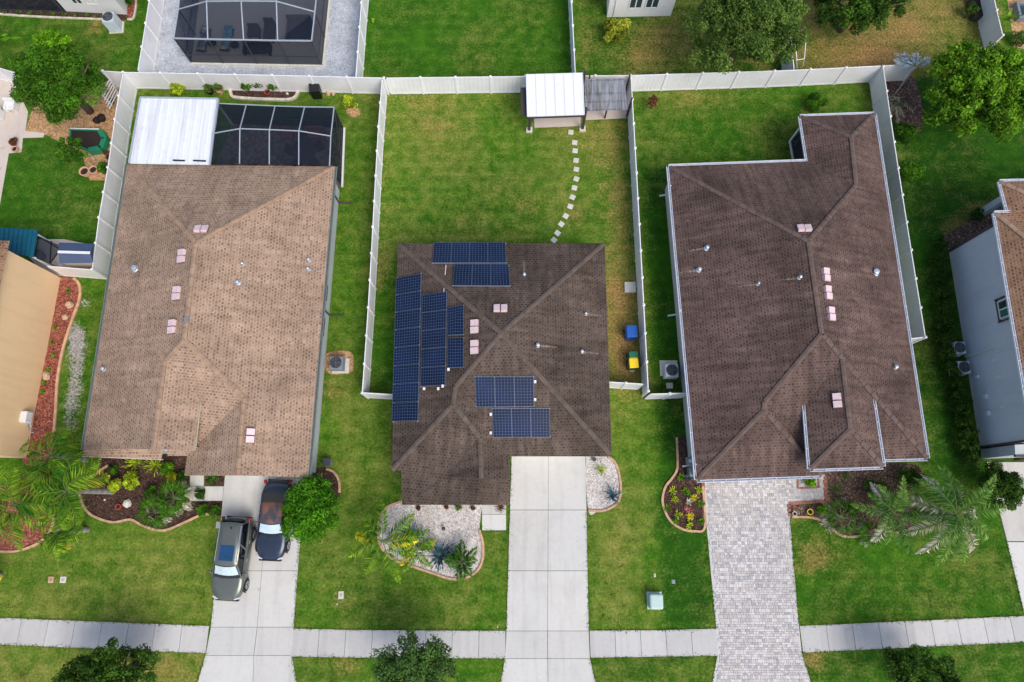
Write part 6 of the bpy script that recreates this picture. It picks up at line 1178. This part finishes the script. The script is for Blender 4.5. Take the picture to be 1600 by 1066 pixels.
# shed, teal roof, bits of the left side yard
SH = thing('garden_shed', 'slate blue roofed plastic shed inside the white fence corner', 'shed', P(122, 405)); a, b, c, d = P(92, 379, 2.0), P(147, 381, 2.0), P(145, 411, 2.0), P(93, 412, 2.0); r1, r2 = P(91, 394, 2.35), P(141, 395.5, 2.35)
mb = MB(); mb.add([a, b, c, d, r1, r2], [(0, 4, 5, 1)[::-1], (4, 3, 2, 5)[::-1]]); mb.add([a, b, c, d, r1, r2], [(0, 4, 3), (1, 2, 5)]); mb.build('roof', 'shedroof', SH); mb = MB(); mb.beam(r1+Vector((0, 0, .03)), r2+Vector((0, 0, .03)), .16, .05); mb.build('ridge', 'white_paint', SH)
mb = MB(); mb.prism([(v.x, v.y) for v in inset([tuple(v[:2]) for v in (a, b, c, d)], .1)], 0, 1.97); mb.build('wall', 'beige', SH)
TE = thing('patio_roof', 'teal metal patio roof behind the peach house', 'patio roof', P(25, 385)); a, b, c, d = P(-60, 352, 2.6), P(59, 359, 2.6), P(52, 402, 2.8), P(-60, 380, 2.8); mb = MB(); mb.add([a, b, c, d], [(0, 3, 2, 1)]); mb.add([v-Vector((0, 0, .06)) for v in (a, b, c, d)], [(0, 1, 2, 3)])
for i in range(17): p0, p1 = a.lerp(b, i/16), d.lerp(c, i/16); mb.beam(p0+Vector((0, 0, .02)), p1+Vector((0, 0, .02)), .03, .05)
mb.build('roof', 'teal', TE); mb = MB(); [mb.box((v.x, v.y, 1.3), (.1, .1, 2.55)) for v in (b-Vector((.2, .2, 0)), c-Vector((.2, -.1, 0)))]; mb.build('post', 'white_paint', TE)
LS = thing('screen_cage', 'small dark screen cage between teal roof and shed', 'screen cage', P(75, 400)); a, b, c, d = P(60, 370, 2.2), P(97, 386, 1.9), P(78, 412, 2.2), P(54, 402, 2.3); mb = MB()
for u_, v_ in ((a, b), (b, c), (c, d), (d, a), (P(80, 377, 2.1), c)): mb.beam(u_, v_, .05, .05)
for v in (a, b, c, d): mb.beam(v, (v.x, v.y, 0), .05, .05)
mb.build('frame', 'black', LS); mb = MB(); mb.add([a, b, c, d], [(0, 1, 2, 3)]); mb.build('screen', 'screen', LS)
q = P(64, 402); mb = MB(); mb.lathe((0, 0, 0), [(.35, 0), (.38, .5), (.3, .55), (.28, .5), (.01, .48)], 18); o = mb.build('round_tub', 'ac'); o.location = q; tag(o, 'round grey tub inside the small left screen cage', 'tub')
# patio chair at the far left
armchair('white patio chair on the far left patio, upper one', 22, 170, .7, .7, .8, 'white_paint', z=0.01, nm='patio_chair'); armchair('white patio chair cut by the left edge', -2, 182, .9, .8, .8, 'white_paint', z=0.01, nm='patio_chair')
# ---------------------------------------------------------------- cars
def car(label, px, py, rz, L, W_, H, paint, roofmat, suv=True, sunroof=True, group=None):
    """front points to local -Y"""
    q = P(px, py); t = thing('parked_car', label, 'car', (q.x, q.y, .035), group, rz=rz)
    hoodz, beltz = (1.02, 1.05) if suv else (.88, .92); n = 48
    def outline(sc, fr, zfun, tap=.0):
        o = []
        for k in range(n):
            a = 2*math.pi*k/n; c, s_ = math.cos(a), math.sin(a); e = .42
            x = math.copysign(abs(c)**e, c)*W_/2*sc; y = math.copysign(abs(s_)**(e*.8), s_)*L/2*fr
            f = max(0, (-y/(L/2)-.55)/.45); x *= 1-.22*f**2; f2 = max(0, (y/(L/2)-.6)/.4); x *= 1-.12*f2**2
            o.append((x, y, zfun(y)))
        return o
    def topz(y):
        f = -y/(L/2)
        if f > .42: return hoodz-.22*((f-.42)/.58)**1.6
        if suv: return beltz
        return beltz-(.1*max(0, (-f-.7)/.3))
    rings = [outline(.93, .985, lambda y: .28), outline(1.0, 1.0, lambda y: .45), outline(1.0, .995, lambda y: topz(y)*.75), outline(.965, .98, lambda y: topz(y)-.06), outline(.92, .955, lambda y: topz(y)), outline(.7, .8, lambda y: topz(y)+.025), outline(.35, .6, lambda y: topz(y)+.04)]
    vs = [v for r_ in rings for v in r_]; fs = [(i*n+k, i*n+(k+1) % n, (i+1)*n+(k+1) % n, (i+1)*n+k) for i in range(len(rings)-1) for k in range(n)]+[tuple((len(rings)-1)*n+k for k in range(n)), tuple(range(n))[::-1]]
    mb = MB(); mb.add(vs, fs); mb.build('body', paint, t, local=True, smooth=True)
    # cabin: glasshouse then roof
    y0, y1 = (-L*.225, L*.46) if suv else (-L*.2, L*.34); r0, r1 = (-L*.06, L*.42) if suv else (-L*.03, L*.2); wb, wr = W_*.9, W_*.7
    def slab(ya, yb, w1, w2, z, k=6, bul=.06):   # plan outline with bowed ends
        o = []
        for i in range(k+1): u = -1+2*i/k; o.append((u*w1/2, ya-(1-u*u)*bul*1.5, z))
        for i in range(k+1): u = 1-2*i/k; o.append((u*w2/2, yb+(1-u*u)*bul, z))
        return o
    lo = slab(y0, y1, wb, wb*.94, beltz-.03); hi = slab(r0, r1, wr, wr*.96, H-.05, bul=.05); m = len(lo); mb = MB(); mb.add(lo+hi, [(i, (i+1) % m, m+(i+1) % m, m+i) for i in range(m)]); mb.build('window_glass', 'carglass', t, local=True)
    hi2 = slab(r0-.03, r1+.03, wr+.05, wr*.96+.05, H-.07, bul=.05); hi3 = slab(r0+.02, r1-.02, wr-.08, wr-.1, H-.01, bul=.05); hi4 = slab(r0+.3, r1-.3, wr*.5, wr*.5, H+.015, bul=.02)
    mb = MB(); mb.add(hi2+hi3+hi4, [(i, (i+1) % m, m+(i+1) % m, m+i) for i in range(m)]+[(m+i, m+(i+1) % m, 2*m+(i+1) % m, 2*m+i) for i in range(m)]+[tuple(range(2*m, 3*m))]); mb.build('roof', roofmat, t, local=True, smooth=True)
    mb = MB(); k = 6
    for s_ in (-1, 1):
        for (ya, yb, u1, u2) in ((y0, r0, wb, wr), (y1, r1, wb*.94, wr*.96)): mb.beam((s_*u1/2, ya, beltz-.02), (s_*u2/2, yb, H-.05), .07, .05)
        yb_ = y0+(y1-y0)*.5; mb.beam((s_*(wb/2-.0), yb_, beltz), (s_*(wr/2+.01), r0+(r1-r0)*.5, H-.06), .09, .03)
        mb.beam((s_*(wb*.5+.015), y0+.1, beltz+.0), (s_*(wb*.47+.015), y1, beltz+.0), .05, .03)
    mb.build('pillar', paint, t, local=True)
    # windscreen with silver shade behind it
    a = .06; mb = MB(); p = lambda u, f: (u*((wb*(1-f)+wr*f)/2-.09), (y0-(1-u*u)*.09)*(1-f)+(r0-(1-u*u)*.075)*f-.012, (beltz-.03)*(1-f)+(H-.05)*f+.012); g = [p(-1+2*i/8, f) for f in (.3, .92) for i in range(9)]; mb.add(g, [(i, i+1, 10+i, 9+i) for i in range(8)]); mb.build('sun_shade', 'shade', t, local=True)
    mb = MB(); mb.beam(p(-.9, .3), p(-.05, .26), .03, .02); mb.beam(p(.05, .26), p(.9, .3), .03, .02); mb.build('wiper', 'black', t, local=True)
    if sunroof: mb = MB(); mb.box((0, r0+.62, H+.012), (wr*.62, .85, .02)); mb.build('sunroof', 'roofglass', t, local=True, bevel=.008); [MB().beam((s_*(wr/2-.04), r0+.15, H+.02), (s_*(wr/2-.04), r1-.1, H+.02), .035, .04).build('roof_rail', 'alu', t, local=True) for s_ in (-1, 1)]
    if sunroof: mb = MB(); mb.box((.05, r1-.25, H+.05), (.05, .14, .08), taper=.5); mb.build('antenna', 'black', t, local=True)
    # hood creases, grille, lamps, mirrors
    mb = MB(); [mb.beam((s_*W_*.3, y0-.1, hoodz+.015), (s_*W_*.22, -L/2*.93, hoodz-.17), .035, .03) for s_ in (-1, 1)]; mb.build('hood_crease', paint, t, local=True)
    for s_ in (-1, 1):
        mb = MB(); mb.box((s_*W_*.33, -L/2*.93, hoodz-.27), (.34, .1, .1), rz=s_*.35); mb.build('headlight', 'headlamp', t, local=True, bevel=.03)
        mb = MB(); mb.box((s_*W_*.41, L/2*.935, beltz-.06), (.12, .24, .22), rz=-s_*.2); mb.build('tail_light', 'tail', t, local=True, bevel=.03)
        mb = MB(); mb.box((s_*(W_/2+.08), y0+.28, beltz+.05), (.2, .11, .15)); mb.build('side_mirror', paint if suv else 'black', t, local=True, bevel=.03)
        mb = MB(); mb.beam((s_*W_*.503, y0+.9, beltz-.12), (s_*W_*.503, y0+1.1, beltz-.12), .03, .03); mb.beam((s_*W_*.503, y0+1.9, beltz-.12), (s_*W_*.503, y0+2.1, beltz-.12), .03, .03); mb.build('door_handle', 'alu', t, local=True)
        for yy in (-L*.31, L*.29):
            wh = MB(); wh.tube([(s_*(W_/2-.2), yy, .34), (s_*(W_/2+.01), yy, .34)], .35, 24); ty = wh.build('wheel', 'rubber', t, local=True)
            rm = MB(); rm.tube([(s_*(W_/2+.0), yy, .34), (s_*(W_/2+.02), yy, .34)], .22, 20); rm.build('rim', 'galv', ty, local=True)
            hb = MB(); [hb.beam((s_*(W_/2+.025), yy, .34), (s_*(W_/2+.025), yy+math.cos(a_)*.19, .34+math.sin(a_)*.19), .02, .03) for a_ in (0, 1.26, 2.5, 3.77, 5.03)]; hb.build('spoke', 'black', ty, local=True)
            ar = MB(); ar.tube([(s_*(W_/2-.03), yy+math.cos(a_)*.4, .34+math.sin(a_)*.4) for a_ in [math.pi*i/10 for i in range(11)]], .05, 6); ar.build('wheel_arch', 'black', t, local=True)
    mb = MB(); mb.box((0, -L/2*.985, .5), (W_*.7, .1, .28)); mb.build('grille', 'black', t, local=True, bevel=.03); mb = MB(); mb.box((0, L/2*.985, .5), (W_*.8, .1, .2)); mb.build('rear_bumper', 'black', t, local=True, bevel=.03)
    if suv: mb = MB(); mb.beam((-W_*.33, L*.455, H-.3), (W_*.33, L*.455, H-.3), .06, .4); mb.build('rear_window', 'carglass', t, local=True)
    else: mb = MB(); mb.beam((-W_*.36, L*.47, beltz-.02), (W_*.36, L*.47, beltz-.02), .04, .05); mb.build('boot_seam', 'black', t, local=True)
car('pewter grey suv with a silver windscreen shade on the left driveway', 371, 871, R(-3.5), 4.65, 1.86, 1.66, 'paint_suv', 'paint_suv')
car('old dark blue sedan with worn reddish roof under the round tree', 435, 812, R(-2.5), 4.6, 1.8, 1.42, 'paint_dark', 'paint_worn', suv=False, sunroof=False)
# brick borders of the paver walkway
mb = MB()
for a, b in (((1289, 744), (1290, 784)), ((1232, 787), (1290, 783)), ((1232, 787), (1234, 808)), ((1098, 752), (1101, 822))):
    A, B = P(*a), P(*b); k = int((B-A).length/.2); 
    for i in range(k): g = .8+random.random()*.3; p = A.lerp(B, (i+.5)/k); mb.box((p.x, p.y, .03), (.19, .19, .06), math.atan2((B-A).y, (B-A).x), col=(g, g, g))
struct(mb.build('paver_border', 'paverred'))

# ---------------------------------------------------------------- grass creeping over the paving edges, and weeds in the lawns
def edge_grass():
    seg = lambda pts, x0, x1: [(x0, plin(pts, x0))]+[p for p in pts if x0 < p[0] < x1]+[(x1, plin(pts, x1))]
    lines = [seg(q_, a_, b_) for q_ in (ST, SB) for a_, b_ in ((-60, 326), (459, 789), (922, 1118), (1251, 1598))]+[[(799, 722), (791, 985)], [(916, 800), (920, 985)], [(349, 806), (330, 978)], [(470, 800), (459, 981)], [(789, 1029), (782, 1072)], [(922, 1029), (931, 1072)],
             [(322, 1024), (306, 1072)], [(456, 1027), (464, 1072)], [(1101, 826), (1119, 982)], [(1234, 810), (1248, 978)], [(1120, 1025), (1112, 1070)], [(1253, 1022), (1268, 1070)], [(1573, 846), (1600, 960)], [(753, 830), (791, 830)]]
    C = []
    for ln in lines:
        w_ = [P(*p) for p in ln]
        for a, b in zip(w_, w_[1:]):
            L = (b-a).length; n = int(L*38)
            if n < 1: continue
            t = rng.uniform(0, 1, n); j = rng.normal(0, .035, n)*(1+1.5*(np.sin(t*L*2.3+L)>.5)); nx, ny = -(b-a).y/L, (b-a).x/L
            C.append(np.stack([a.x+(b.x-a.x)*t+nx*j, a.y+(b.y-a.y)*t+ny*j, np.full(n, .045)], 1))
    # weeds and coarse clumps
    lawn = [((610, 150), (975, 370)), ((10, 870), (325, 955)), ((470, 850), (555, 970)), ((1240, 850), (1585, 950)), ((925, 620), (1010, 975)), ((1000, 150), (1240, 245)), ((580, 5), (885, 110)), ((575, 910), (785, 980)), ((0, 225), (140, 345)), ((530, 180), (580, 700)), ((1450, 240), (1550, 320)), ((1035, 840), (1110, 975)), ((910, 30), (1100, 105))]
    for (x0, y0), (x1, y1) in lawn:
        n = int((x1-x0)*(y1-y0)/260)
        for _ in range(n):
            q = P(random.uniform(x0, x1), random.uniform(y0, y1)); k = random.randint(2, 7); C.append(np.stack([q.x+rng.normal(0, .07, k), q.y+rng.normal(0, .07, k), np.full(k, .03)], 1))
    C = np.concatenate(C); n = len(C); d = rdir(n, .5); T = d*rng.uniform(.03, .075, n)[:, None]; b = np.cross(T, rdir(n)); b /= np.linalg.norm(b, axis=1, keepdims=True)+1e-9
    cols = np.stack([rng.uniform(0, .8, n), rng.normal(.45, .12, n)], 1); o = leafmesh('grass_tufts', C, T, b*.018, cols, 'lf_turf', None, (0, 0, 0)); struct(o, 'stuff')
edge_grass()
